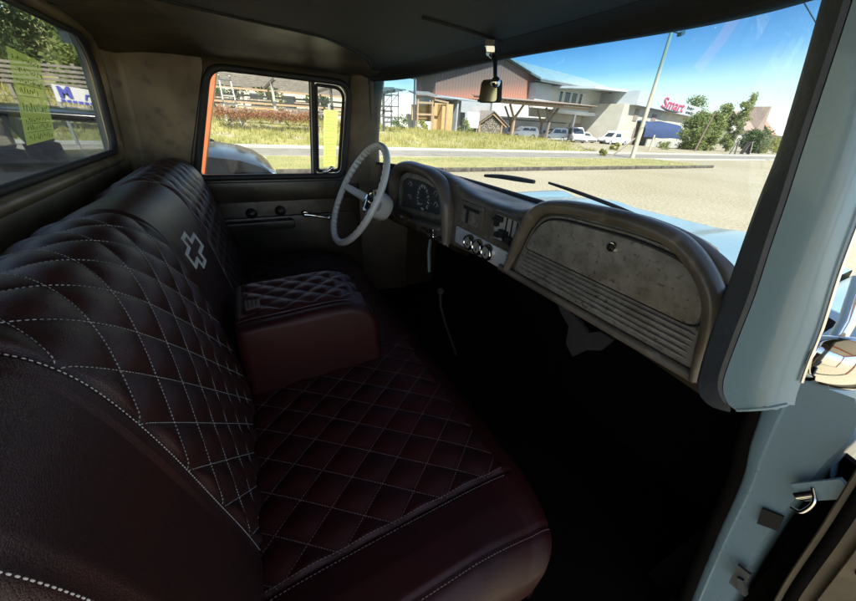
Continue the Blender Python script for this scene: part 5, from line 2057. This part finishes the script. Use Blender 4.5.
# low front wall with railings
e = empty('terrace_wall', (-32.5, 62, 0), 'low pale terrace wall below the blue tarpaulin', 'wall')
mb = MB()
wall_box(mb, -32.6, -32.4, 55.5, 72.0, -0.1, 0.95, concrete)
mb.build('panel', None, e)
for i, y in enumerate((69.0, 71.2)):
    e = empty('white_chair', (-31.6, y, 0), 'white garden chair beside the terrace wall, ' + ('nearer the tarpaulin', 'nearer the trees'), 'chair', 'white chairs at the terrace') if False else empty('white_chair', (-31.6, y, 0), ('white garden chair by the terrace wall nearer the tarpaulin', 'white garden chair by the terrace wall nearer the trees')[i], 'chair', 'white chairs at the terrace')
    mb = MB()
    mb.box((-31.6, y, 0.75), (0.7, 0.9, 0.1))
    mb.build('seat', white_paint, e)
    mb = MB()
    mb.box((-31.9, y, 1.25), (0.08, 0.9, 0.95))
    mb.build('backrest', white_paint, e)
    for a in (-0.35, 0.35):
        for b in (-0.3, 0.3):
            mb = MB()
            mb.box((-31.6 + b, y + a, 0.35), (0.07, 0.07, 0.7))
            mb.build('leg', white_paint, e)

# gabled houses far right
for i, (y, wd, hh, m_, lb) in enumerate(((160, 15, 6.0, tile_brown, 'distant house with steep brown roof and pointed ridge'), (182, 14, 5.2, tile_red, 'distant house with red tiled roof and small white dormer'))):
    e = empty('gabled_house', (-60, y, 0), lb, 'house', 'houses beyond the trees')
    mb = MB()
    wall_box(mb, -70, -60, y - wd / 2, y + wd / 2, -0.5, hh * 0.75, cream_wall)
    mb.build('wall', None, e)
    mb = MB()
    zt = (11.0, 9.6)[i]
    mb.prism([(-58.8, y - wd / 2 - 0.8, hh * 0.75), (-58.8, y + wd / 2 + 0.8, hh * 0.75), (-65, y + wd / 2 - 0.5, zt - 0.8), (-65, y - wd / 2 + 1.0, zt - 0.8)], (0, 0, 0.3))
    mb.prism([(-71.2, y - wd / 2 - 0.8, hh * 0.75), (-71.2, y + wd / 2 + 0.8, hh * 0.75), (-65, y + wd / 2 - 0.5, zt - 0.8), (-65, y - wd / 2 + 1.0, zt - 0.8)], (0, 0, 0.3))
    mb.build('roof', m_, e)
    mb = MB()
    c0 = y + (2.5, -1.0)[i]
    mb.prism([(-58.6, c0 - 2.6, hh * 0.75), (-58.6, c0 + 2.6, hh * 0.75), (-58.6, c0 + 0.2, zt + (1.2, -0.6)[i]), (-58.6, c0 - 0.2, zt + (1.2, -0.6)[i])], (-6, 0, 0))
    mb.build('dormer', (m_, white_wall)[i], e)
    for k in (-1, 1):
        mb = MB()
        wall_box(mb, -60.05, -59.93, y + k * 3.5 - 0.7, y + k * 3.5 + 0.7, 1.6, 3.4, far_glass)
        mb.build('window', None, e)

# utility pole, brace and short post
e = empty('utility_pole', (-14.6, 24.6, 0), 'tall weathered utility pole on the verge with a lamp bracket at its top', 'pole')
mb = MB()
mb.tube([(-14.56, 24.6, -0.05), (-14.62, 24.6, 3.6), (-14.72, 24.6, 7.35)], [0.155, 0.125, 0.095], seg=14)
mb.build('shaft', pole_m, e, smooth=60)
mb = MB()
mb.bar((-14.72, 24.6, 7.1), (-14.35, 24.75, 7.0), 0.06, 0.06, steel)
mb.box((-14.22, 24.8, 6.96), (0.26, 0.34, 0.20), steel_teal, rx=0.4)
mb.box((-14.42, 24.72, 7.18), (0.2, 0.1, 0.16), steel_teal)
mb.build('flood_lamp', None, e)
mb = MB()
mb.tube([(-15.9, 24.2, 0.0), (-14.66, 24.58, 1.35)], 0.06, seg=8)
mb.build('brace', pole_m, e, smooth=60)
mb = MB()
mb.tube([(-21.5, 38.2, -0.02), (-21.5, 38.2, 1.55)], [0.09, 0.08], seg=8)
tag(mb.build('short_post', pole_m, None, smooth=60), 'short pale wooden post standing just behind the utility pole', 'post')
# leaning pole in the trees
mb = MB()
mb.tube([(-24.0, 52.5, -0.05), (-24.0, 53.0, 2.6), (-24.0, 53.6, 4.6)], [0.14, 0.12, 0.09], seg=8)
tag(mb.build('leaning_post', bark, None, smooth=60), 'leaning bare dark post in front of the tree clump', 'post')

# sandwich boards
for i, (x, y, m_, lb) in enumerate(((-19.2, 50.8, sign_white, 'white sandwich board with black marks in front of the trees'), (-20.2, 56.6, grey_wood, 'dark framed board standing right of the white sandwich board'))):
    e = empty('sandwich_board', (x, y, 0), lb, 'sign board')
    ax = Vector((0.55, 0.83, 0)).cross(Vector((0, 0, 1)))
    dirv = Vector((-0.62, 0.78, 0))
    nv = Vector((0.78, 0.62, 0))
    if i == 0:
        dirv, nv = Vector((-0.45, 0.89, 0)), Vector((0.89, -0.45, 0))
    wv = 0.62
    for sgn in (-1, 1):
        mb = MB()
        c = Vector((x, y, 0))
        ou = [(-wv, 0.02), (wv, 0.02), (wv, 1.45), (-wv, 1.45)]
        P3 = lambda a, z, o_=0: tuple(c + dirv * a + nv * (sgn * (0.34 - 0.2 * z) + o_) + Vector((0, 0, z)))
        if i == 0 or sgn < 0:
            mb.prism([P3(a, z) for a, z in ou], tuple(nv * 0.03 * sgn), m_)
        else:
            mb.ring([P3(a, z) for a, z in ou], [P3(a * 0.82, 0.15 + (z - 0.02) * 0.82) for a, z in ou], tuple(nv * 0.03), sign_white)
            mb.prism([P3(a * 0.82, 0.15 + (z - 0.02) * 0.82, 0.005) for a, z in ou], tuple(nv * 0.01), grey_wood)
        bd = mb.build('panel', None, e)
        if i == 0 and sgn > 0:
            mb = MB()
            for (a, z, l_, h_) in ((-0.25, 1.15, 0.28, 0.14), (0.15, 1.15, 0.22, 0.14), (0.02, 0.85, 0.5, 0.1), (-0.1, 0.5, 0.3, 0.22), (0.2, 0.45, 0.18, 0.12)):
                mb.prism([P3(a - l_ / 2, z - h_ / 2, 0.035), P3(a + l_ / 2, z - h_ / 2, 0.035), P3(a + l_ / 2, z + h_ / 2, 0.035), P3(a - l_ / 2, z + h_ / 2, 0.035)], tuple(nv * 0.004))
            mb.build('black_marking', ink, bd)

# weeds and low bushes along the yard edge
weeds = [(-20.2, 30.5, 0.55, leaf_c, 'small weed clump on the roadside right of the log hut'), (-16.0, 23.2, 0.40, leaf_c, 'small dry weed at the foot of the utility pole'), (-24.5, 46.5, 0.9, leaf_l, 'low pale bush on the yard edge in front of the white pickup'),
         (-28.5, 52.5, 0.8, leaf_c, 'yellowish weeds under the blue tarpaulin'), (-25.5, 17.2, 1.1, leaf_l, 'leafy weed clump below the timber cabin'), (-24.8, 11.0, 0.9, leaf_b, 'dark weed clump at the foot of the steel scaffold'), (-26.0, 13.6, 0.8, leaf_c, 'yellow weed clump at the foot of the dark pole')]
for (x, y, h_, m_, lb) in weeds:
    tree('weed_clump', (x, y, float(terrain(x, y))), h_, crown(h_, h_ * 0.9, 10, 0.0, int(abs(x * y))), 420, 0.09, m_, lb, 'weeds', trunk=False)

# cable overhead
mb = MB()
mb.tube([(-9.4, 18.0 + 30.0 * t, 8.9 - 5.0 * t + 1.6 * (t - 0.5) ** 2) for t in np.linspace(0, 1, 20)], 0.025, seg=6)
tag(mb.build('overhead_cable', steel, None, smooth=60), 'thin dark overhead cable sloping through the sky at the windshield corner', 'cable')


# ================================================================== VEHICLES
def car_mesh(kind):
    """side profile of the lower body and greenhouse, nose towards +y; returns dicts"""
    if kind == 'hatch':
        return dict(L=3.9, W=1.7, body=[(-1.95, 0.35), (-1.97, 0.75), (-1.9, 0.95), (0.75, 0.95), (1.55, 0.83), (1.93, 0.68), (1.97, 0.4), (1.9, 0.25), (-1.88, 0.25)],
                    cab=[(-1.86, 0.95), (-1.62, 1.38), (-1.3, 1.46), (-0.1, 1.46), (0.25, 1.38), (0.85, 0.95)], win=[(-1.45, -0.62), (-0.52, 0.32)])
    if kind == 'mpv':
        return dict(L=4.2, W=1.75, body=[(-2.1, 0.35), (-2.12, 0.8), (-2.08, 1.02), (0.9, 1.02), (1.75, 0.9), (2.08, 0.72), (2.1, 0.4), (2.0, 0.26), (-2.0, 0.26)],
                    cab=[(-2.05, 1.02), (-1.95, 1.58), (-1.7, 1.66), (0.1, 1.66), (0.45, 1.58), (1.15, 1.02)], win=[(-1.75, -0.85), (-0.75, 0.45)])
    if kind == 'van':
        return dict(L=4.4, W=1.8, body=[(-2.2, 0.4), (-2.22, 1.0), (-2.2, 1.08), (1.2, 1.08), (1.9, 0.98), (2.15, 0.75), (2.18, 0.42), (2.1, 0.28), (-2.12, 0.28)],
                    cab=[(-2.18, 1.08), (-2.15, 1.86), (-2.0, 1.95), (0.5, 1.95), (0.8, 1.84), (1.5, 1.08)], win=[(-0.35, 0.75)])
    return dict(L=4.6, W=1.75, body=[(-2.3, 0.45), (-2.3, 0.98), (0.35, 0.98), (1.15, 1.0), (2.0, 0.92), (2.28, 0.75), (2.3, 0.42), (2.2, 0.32), (-2.2, 0.32)],
                cab=[(-0.55, 0.98), (-0.48, 1.55), (-0.35, 1.66), (0.55, 1.66), (0.75, 1.6), (1.35, 1.0)], win=[(-0.35, 0.65)])


def far_car(name, kind, loc, rz, m, label, group=None):
    d = car_mesh(kind)
    e = empty(name, (0, 0, 0), label, 'car' if kind != 'van' else 'van', group)
    W = d['W']
    mb = MB()
    mb.prism([(-W / 2, y, z) for y, z in d['body']], (W, 0, 0), m)
    body = mb.build('body', None, e, bevel=0.05)
    mb = MB()
    n = len(d['cab'])
    zb = d['cab'][0][1]
    zt = max(z for y, z in d['cab'])
    ins = lambda z: 0.13 * (z - zb) / (zt - zb) + 0.03
    vs = [(-W / 2 + ins(z), y, z - 0.01) for y, z in d['cab']] + [(W / 2 - ins(z), y, z - 0.01) for y, z in d['cab']]
    fs = [tuple(range(n)), tuple(range(2 * n - 1, n - 1, -1))] + [(i, (i + 1) % n, n + (i + 1) % n, n + i) for i in range(n)]
    mb.add(vs, fs, m)
    mb.build('roof', None, e, bevel=0.04)
    for s in (-1, 1):
        for (y0, y1) in d['win']:
            mb = MB()
            z0, z1 = zb + 0.06, zt - 0.14
            sl0 = 0.0
            q = [(y0, z0), (y1 + 0.18, z0), (y1 - 0.10, z1), (y0 + 0.08, z1)]
            mb.prism([(s * (W / 2 - ins(z) + 0.006), y, z) for y, z in q], (s * 0.006, 0, 0))
            mb.build('side_window', far_glass, e)
    c = d['cab']
    for (a, b, nm) in ((c[-1], c[-2], 'windscreen'), (c[0], c[1], 'back_window')):
        if kind == 'van' and nm == 'back_window':
            continue
        mb = MB()
        off = 0.035 if nm == 'windscreen' else -0.035
        P = []
        for t in (0.12, 0.95):
            y = a[0] + (b[0] - a[0]) * t + off
            z = a[1] + (b[1] - a[1]) * t
            P.append((y, z))
        xw = W / 2 - 0.16
        xt = W / 2 - 0.24
        mb.prism([(-xw, P[0][0], P[0][1]), (xw, P[0][0], P[0][1]), (xt, P[1][0], P[1][1]), (-xt, P[1][0], P[1][1])], (0, off * 0.4, 0.012))
        mb.build(nm, far_glass, e)
    for s in (-1, 1):
        for y in (d['L'] * 0.31, -d['L'] * 0.29):
            mb = MB()
            mb.lathe([(0.0, 0.09), (0.2, 0.09), (0.3, 0.08), (0.32, 0.04), (0.32, -0.1), (0.0, -0.1)], (s * (W / 2 - 0.07), y, 0.32), (s, 0, 0), seg=18)
            wl = mb.build('wheel', tyre_m, e, smooth=40)
            mb = MB()
            mb.lathe([(0.0, 0.105), (0.08, 0.11), (0.19, 0.096), (0.2, 0.085)], (s * (W / 2 - 0.07), y, 0.32), (s, 0, 0), seg=16)
            mb.build('rim', rim_m, wl, smooth=40)
        mb = MB()
        mb.box((s * (W / 2 - 0.28), d['L'] / 2 - 0.06, 0.70), (0.36, 0.16, 0.15))
        mb.build('headlight', lamp_m, e, bevel=0.02)
        mb = MB()
        mb.box((s * (W / 2 - 0.14), -d['L'] / 2 + 0.02, 0.82), (0.18, 0.10, 0.26))
        mb.build('tail_light', red_lamp, e, bevel=0.02)
    mb = MB()
    mb.box((0, d['L'] / 2 + 0.0, 0.42), (W * 0.9, 0.10, 0.18))
    mb.box((0, -d['L'] / 2 - 0.0, 0.42), (W * 0.9, 0.10, 0.18))
    mb.build('bumper', steel, e, bevel=0.03)
    if kind == 'pickup':
        mb = MB()
        for x in (-0.7, 0.7):
            mb.tube([(x, -2.1, 1.0), (x, -2.1, 1.75), (x, 1.0, 1.78)], 0.03, seg=6)
        for y in (-2.1, -1.2, -0.4):
            mb.tube([(-0.7, y, 1.76), (0.7, y, 1.76)], 0.03, seg=6)
        mb.box((0, -1.2, 1.84), (0.5, 2.6, 0.08))
        mb.build('ladder_rack', white_paint, e)
    for o in [e]:
        o.location = loc
        o.rotation_euler = (0, 0, rz)
    return e


# cars under the carport; nose direction rz: 0 = +y, -pi/2 = +x (towards the road)
far_car('parked_car', 'hatch', (-35.6, 33.0, 0.16), R(165), white_paint, 'white hatchback parked behind the nearest carport post', 'cars parked by the white building')
far_car('parked_car', 'mpv', (-35.2, 38.0, 0.0), R(178), silver_paint, 'silver people carrier parked between the two front carport posts', 'cars parked by the white building')
far_car('parked_car', 'van', (-34.6, 41.6, -0.05), R(-115), white_paint, 'white delivery van at the open end of the carport', 'cars parked by the white building')
far_car('parked_car', 'hatch', (-36.5, 46.0, -0.1), R(-100), white_paint, 'white hatchback facing the road beside the white column', 'cars parked by the white building')
far_car('parked_car', 'pickup', (-33.2, 48.6, -0.08), R(172), white_paint, 'white pickup with ladder rack parked left of the utility pole', 'cars parked by the white building')
far_car('parked_car', 'mpv', (-58.0, 172, 0), R(180), white_paint, 'white car far off below the gabled houses', None)

# black car alongside, seen through the driver's and rear windows (nose +y)
bc = empty('black_car', (-3.45, -1.75, 0), 'glossy black hatchback parked close alongside, seen through the side windows', 'car')
cx0, hw = -3.45, 0.80
mb = MB()
rows = []
prof = [(-3.85, 0.80, 0.80), (-3.80, 0.98, 0.95), (-3.2, 1.05, 1.0), (-2.0, 1.06, 1.0), (-0.95, 1.10, 1.0), (-0.55, 1.17, 0.99), (-0.27, 1.185, 0.97), (-0.05, 1.155, 0.95), (0.10, 1.105, 0.92), (0.22, 1.02, 0.88), (0.28, 0.92, 0.85), (0.31, 0.75, 0.83), (0.30, 0.40, 0.80)]
for (y, z, k) in prof:
    h_ = hw * k
    zl = 0.28
    row = []
    for t in np.linspace(-1, 1, 21):
        a = abs(t)
        x = h_ * math.copysign(min(1, a * 1.25) if a < 0.8 else 1.0, t)
        zz = z - 0.05 * min(1, a / 0.8) ** 3 if a < 0.8 else z - 0.05 - (a - 0.8) / 0.2 * (z - 0.05 - zl)
        if a >= 0.8:
            x *= 1 + 0.10 * math.sin((a - 0.8) / 0.2 * math.pi) - 0.0
        row.append((cx0 + x, y, zz))
    rows.append(row)
mb.grid(rows)
for r_ in (rows[0], rows[-1]):
    b = len(mb.v)
    mb.v += r_
    mb.f.append(tuple(range(b, b + len(r_))))
    mb.m.append(0)
mb.build('body', black_paint, bc, smooth=50)
mb = MB()
mb.grid([[(cx0 + x, y, 1.455 - 0.05 * (abs(x) / 0.62) ** 4 - 0.03 * ((y + 2.0) / 1.2) ** 2) for x in np.linspace(-0.64, 0.64, 15)] for y in np.linspace(-3.3, -0.95, 10)])
mb.grid([[(cx0 + x, y, 1.435 - 0.05 * (abs(x) / 0.62) ** 4 - 0.03 * ((y + 2.0) / 1.2) ** 2) for x in np.linspace(-0.64, 0.64, 15)] for y in np.linspace(-3.3, -0.95, 10)])
for s in (-1, 1):
    mb.tube([(cx0 + s * 0.635, y, 1.408 - 0.02 * ((y + 2.0) / 1.2) ** 2) for y in np.linspace(-3.3, -0.95, 8)], 0.022, seg=8)
mb.build('roof', black_paint, bc, smooth=60)
for s in (-1, 1):
    for (a, b, w_) in (((-0.95, 1.40), (-0.30, 1.13), 0.07), ((-1.95, 1.405), (-1.85, 1.03), 0.11), ((-3.3, 1.38), (-3.75, 1.0), 0.20)):
        mb = MB()
        mb.bar((cx0 + s * 0.635, a[0], a[1]), (cx0 + s * 0.755, b[0], b[1]), 0.05, w_, up=(0, 1, 0))
        mb.build('pillar', black_paint, bc, bevel=0.01)
    mb = MB()
    q = [(-3.3, 1.38, 0.63), (-0.97, 1.39, 0.63), (-0.42, 1.11, 0.745), (-3.7, 1.03, 0.75)]
    mb.add([(cx0 + s * k, y, z) for y, z, k in q], [(0, 1, 2, 3)])
    mb.build('side_window', car_glass, bc)
    mb = MB()
    mb.ball((cx0 + s * 0.60, 0.165, 0.975), 0.095, lamp_m, seg=16, rings=10, sc=(1.1, 0.9, 0.40))
    mb.build('headlight', None, bc, smooth=60)
    mb = MB()
    mb.ball((cx0 + s * 0.93, -0.62, 1.10), 0.10, black_paint, seg=14, rings=8, sc=(1.0, 0.55, 0.7))
    mb.bar((cx0 + s * 0.74, -0.62, 1.09), (cx0 + s * 0.90, -0.62, 1.09), 0.04, 0.04, black_paint)
    mb.build('wing_mirror', None, bc, smooth=60)
    for y in (-0.42, -3.0):
        mb = MB()
        mb.lathe([(0.18, 0.10), (0.29, 0.10), (0.32, 0.06), (0.32, -0.1), (0.18, -0.1)], (cx0 + s * 0.75, y, 0.32), (s, 0, 0), seg=24)
        wl = mb.build('wheel', tyre_m, bc, smooth=40)
        mb = MB()
        mb.lathe([(0.0, 0.06), (0.06, 0.08), (0.18, 0.07), (0.20, 0.09)], (cx0 + s * 0.75, y, 0.32), (s, 0, 0), seg=20)
        mb.build('rim', rim_m, wl, smooth=40)
mb = MB()
mb.add([(cx0 + x, y, z) for x, y, z in ((-0.60, -0.97, 1.40), (0.60, -0.97, 1.40), (0.70, -0.32, 1.14), (-0.70, -0.32, 1.14))], [(0, 1, 2, 3)])
mb.build('windscreen', car_glass, bc)
for x in (-0.36, 0.36):
    mb = MB()
    mb.prism([(cx0 + x - 0.24, -1.72, 0.55), (cx0 + x - 0.24, -1.60, 0.55), (cx0 + x - 0.21, -1.62, 1.12), (cx0 + x - 0.21, -1.72, 1.14)], (0.45, 0, 0), tyre_m)
    o_ = rounded_rect(x - 0.14, x + 0.14, 1.14, 1.33, 0.04, 4)
    i_ = rounded_rect(x - 0.07, x + 0.07, 1.20, 1.28, 0.02, 4)
    mb.ring([(cx0 + a, -1.70, b) for a, b in o_], [(cx0 + a, -1.70, b) for a, b in i_], (0, 0.08, 0), tyre_m)
    mb.build('car_seat', None, bc, smooth=40)

# carport added out of view to shade the cab, and a raking orange post on the other side
e = empty('added_shade_carport', (2.7, -1.4, 0), 'added out-of-view cantilever carport with orange frame, shading the pickup cab', 'carport')
for y in (-3.0, -0.85):
    mb = MB()
    mb.bar((2.8, y, -0.02), (2.8, y, 2.62), 0.14, 0.12, up=(0, 1, 0))
    mb.build('post', orange, e, bevel=0.004)
mb = MB()
mb.box((1.35, -1.33, 2.70), (3.1, 3.9, 0.05), sign_white)
for y in (-3.0, -1.4, 0.48):
    mb.box((1.35, y, 2.62), (3.0, 0.08, 0.10), orange)
mb.box((2.8, -1.26, 2.61), (0.12, 3.4, 0.10), orange)
mb.build('roof', None, e)
mb = MB()
mb.bar((-2.15, -0.730, -0.02), (-2.15, 0.245, 2.80), 0.16, 0.13, up=(0, 1, 0))
tag(mb.build('orange_post', orange, None, bevel=0.005), 'thick raking orange steel post close outside the driver window', 'post')

# ================================================================== SIDE AND REAR VIEW THINGS
e = empty('steel_pergola', (-24, 1.5, 1.0), 'long pale steel pergola with slatted roof on the grass bank', 'pergola')
mb = MB()
for k in range(11):
    x = -20.6 - 1.0 * k
    mb.bar((x, -2.5, 3.12 - 0.012 * k), (x, 9.5, 3.12 - 0.012 * k), 0.14, 0.07)
for y in (-1.4, 2.1, 5.4, 8.8):
    mb.bar((-20.4, y, 3.02), (-31.0, y, 2.90), 0.10, 0.14)
mb.bar((-22.6, 2.1, 2.45), (-22.6, 3.3, 3.0), 0.08, 0.10)
mb.build('roof_slats', grey_wood, e)
for y in (2.1, 5.4, 8.8, -1.4):
    for x in (-22.6, -28.5):
        mb = MB()
        mb.bar((x, y, 0.6), (x, y, 3.0), 0.13, 0.13, up=(1, 0, 0))
        mb.build('post', steel if y > 5 else galv, e)
mb = MB()
for z in (1.75, 2.05):
    mb.bar((-25.5, -2, z), (-25.5, 10, z), 0.05, 0.08)
mb.build('railing', grey_wood, e)
# timber storage rack under the pergola
e = empty('timber_rack', (-26.5, 3.0, 1.0), 'open brown timber storage rack standing under the pergola', 'rack')
for y in (-1.8, 0.6, 3.0, 5.4, 7.8):
    mb = MB()
    mb.bar((-26.2, y, 0.7), (-26.2, y, 2.75), 0.12, 0.12, up=(1, 0, 0))
    mb.build('upright', grey_wood, e)
for k, z in enumerate((1.55, 1.95, 2.35, 2.70)):
    mb = MB()
    mb.bar((-26.15, -2.0, z), (-26.15, 8.0, z + 0.02), 0.08, 0.11)
    mb.build('shelf', wood if k % 2 else grey_wood, e)
for k, (y, z, l_) in enumerate(((-0.8, 1.72, 1.2), (1.8, 1.72, 1.6), (4.2, 1.70, 1.3), (1.6, 2.10, 1.5), (6.6, 1.72, 1.4), (4.3, 2.10, 1.2), (-0.7, 2.10, 1.0))):
    mb = MB()
    mb.box((-26.5, y, z), (0.6, l_, 0.26))
    tag(mb.build('plank_stack', (stone, plywood, tile_brown)[k % 3], None, bevel=0.01), ('stack of mottled blocks on the lower shelf behind the step ladder', 'tan plank stack on the lower shelf left of the middle', 'brown plank stack on the lower shelf right of the middle', 'mottled block stack on the upper shelf at the middle', 'tan plank stack at the far right of the lower shelf', 'brown plank stack on the upper shelf at the right', 'mottled short stack on the upper shelf behind the ladder')[k], 'stack', 'stacks on the timber rack')
# step ladder
e = empty('step_ladder', (-21.5, -0.1, 1.0), 'pale double step ladder standing on the grass bank', 'ladder')
for (dx, m_) in ((0.0, galv), (-0.7, galv)):
    mb = MB()
    for y in (-0.50, 0.15):
        mb.bar((-21.5 + dx * 1.0, y * 1.0, 0.8), (-21.85 if dx == 0 else -21.9, y * 0.75 - 0.05, 3.15), 0.06, 0.09, m_, up=(1, 0, 0))
    for k in range(6):
        t = (k + 0.6) / 6.4
        xx = (-21.5 + dx) * (1 - t) + (-21.87) * t
        mb.bar((xx, -0.48, 0.9 + 2.2 * t), (xx, 0.13, 0.9 + 2.2 * t), 0.05, 0.05, m_)
    mb.build('ladder_frame', None, e)
mb = MB()
mb.box((-21.87, -0.19, 3.17), (0.3, 0.6, 0.05))
mb.build('platform', galv, e)
# reddish hedge and shrubs
rh = []
for k in range(26):
    rh.append((random.uniform(-0.3, 0.3), -6.3 + k * 0.19, 0.30 + 0.12 * random.random(), 0.45, 0.3, 0.30))
tree('low_hedge', (-21.0, 5.5, 1.0), 0.7, rh, 2600, 0.06, leaf_r, 'low reddish brown hedge along the grass bank', 'hedge', trunk=False)
tree('shrub', (-29.0, 2.4, 1.2), 2.2, crown(2.2, 1.3, 14, 0.0, 21), 1400, 0.12, leaf_c, 'round yellow green shrub behind the pergola rails', 'shrub', trunk=False)
tree('shrub', (-31.0, -0.5, 1.2), 3.0, crown(3.0, 1.7, 14, 0.0, 22), 1400, 0.14, leaf_b, 'dark green shrub left behind the step ladder', 'shrub', trunk=False)
tree('shrub', (-32.0, 6.8, 1.2), 3.4, crown(3.4, 1.7, 14, 0.0, 23), 1400, 0.14, leaf_b, 'dark shrub right of the round yellow one', 'shrub', trunk=False)
# hedge of wooded hill behind
nt_ = 0
for (x, y, h, wd) in ((-32, -8, 6.0, 3.2), (-33, -12.5, 6.5, 3.4), (-35, -17.5, 7.5, 3.6), (-31, -4.2, 4.6, 2.4), (-41, -10, 8.5, 4.2), (-43, -16, 9.5, 4.2), (-42, -22, 10.0, 4.4), (-54, -14, 11, 5.4), (-56, -25, 12, 5.4), (-40, -4, 7.0, 3.2), (-50, 3, 8.0, 3.2), (-52, 10, 8.5, 3.2)):
    lb = ['small bright tree at the right edge of the rear window wood', 'middle tree of the front row beyond the slatted fence'][0]
    names = ['front row tree seen right of centre over the slatted fence', 'front row tree seen at the centre over the slatted fence', 'front row tree at the left of the rear window', 'low tree closest to the cab corner beyond the fence',
             'second row tree with wide crown, centre of the wood', 'second row tree left of centre in the wood', 'second row tree at the left edge of the wood', 'tall tree high on the wooded hill, right one', 'tall tree high on the wooded hill, left one',
             'tree behind the pergola, leftmost of three', 'tree behind the pergola, middle of three', 'tree behind the pergola, rightmost of three']
    tree('woodland_tree', (x, y, float(terrain(x, y))), h, crown(h, wd, 26, 0.05, 40 + nt_), 2300, 0.26 if x > -42 else 0.34, leaf_b if nt_ % 3 else leaf_a, names[nt_], 'tree', 'trees on the hill behind')
    nt_ += 1
# slatted fence
e = empty('slat_fence', (-19, -7, 1.6), 'grey horizontal slat fence on the bank beyond the rear window', 'fence')
mb = MB()
for k in range(5):
    mb.bar((-18.8, -13, 2.02 + k * 0.15), (-18.8, -2.2, 1.98 + k * 0.15), 0.05, 0.085)
mb.build('slat', grey_wood, e)
for y in (-12, -9.4, -7.2, -5.2, -3.2):
    mb = MB()
    mb.bar((-18.9, y, 1.0), (-18.9, y, 2.72), 0.10, 0.16, up=(1, 0, 0))
    mb.build('fence_post', grey_wood, e)
mb = MB()
mb.bar((-18.75, -13, 1.55), (-18.75, -2.2, 1.5), 0.02, 0.02)
for y in (-11, -8.2, -6.3, -4.2):
    mb.bar((-18.75, y, 1.0), (-18.75, y, 2.0), 0.03, 0.03, up=(1, 0, 0))
mb.build('fence_wire', steel, e)
# banner
e = empty('white_banner', (-6.0, -1.7, 0), 'white banner with blue lettering on two stakes beyond the black car', 'banner')
mb = MB()
mb.add([(-6, -2.12, 1.475), (-6, -1.2, 1.395), (-6, -1.2, 1.58), (-6, -2.10, 1.675), (-6.012, -2.12, 1.475), (-6.012, -1.2, 1.395), (-6.012, -1.2, 1.58), (-6.012, -2.10, 1.675)],
       [(0, 1, 2, 3), (7, 6, 5, 4), (0, 4, 5, 1), (1, 5, 6, 2), (2, 6, 7, 3), (3, 7, 4, 0)], sign_white)
mb.build('cloth', None, e)
text_obj('lettering', 'M', 0.17, Vector((-5.992, -2.00, 1.582)), sign_blue, e, depth=0.002, bold=0.010)
text_obj('lettering', 'r Manu', 0.135, Vector((-5.992, -1.63, 1.553)), sign_blue, e, depth=0.002, shear=0.35, bold=0.003)
mb = MB()
for k in range(14):
    y = -2.05 + k * 0.058
    mb.box((-5.994, y, 1.490 - 0.085 * (y + 2.05)), (0.004, 0.044, 0.030))
mb.build('small_print', sign_blue, e)
for y in (-2.1, -1.22):
    mb = MB()
    mb.tube([(-6.02, y, -0.02), (-6.02, y, 1.68)], 0.02, seg=6)
    mb.build('stake', galv, e)
tree('shrub', (-6.2, -2.75, 0), 1.25, crown(1.25, 0.42, 12, 0.1, 31), 900, 0.05, leaf_c, 'leafy yellow green bush below the reflected yellow notice', 'shrub', trunk=False)
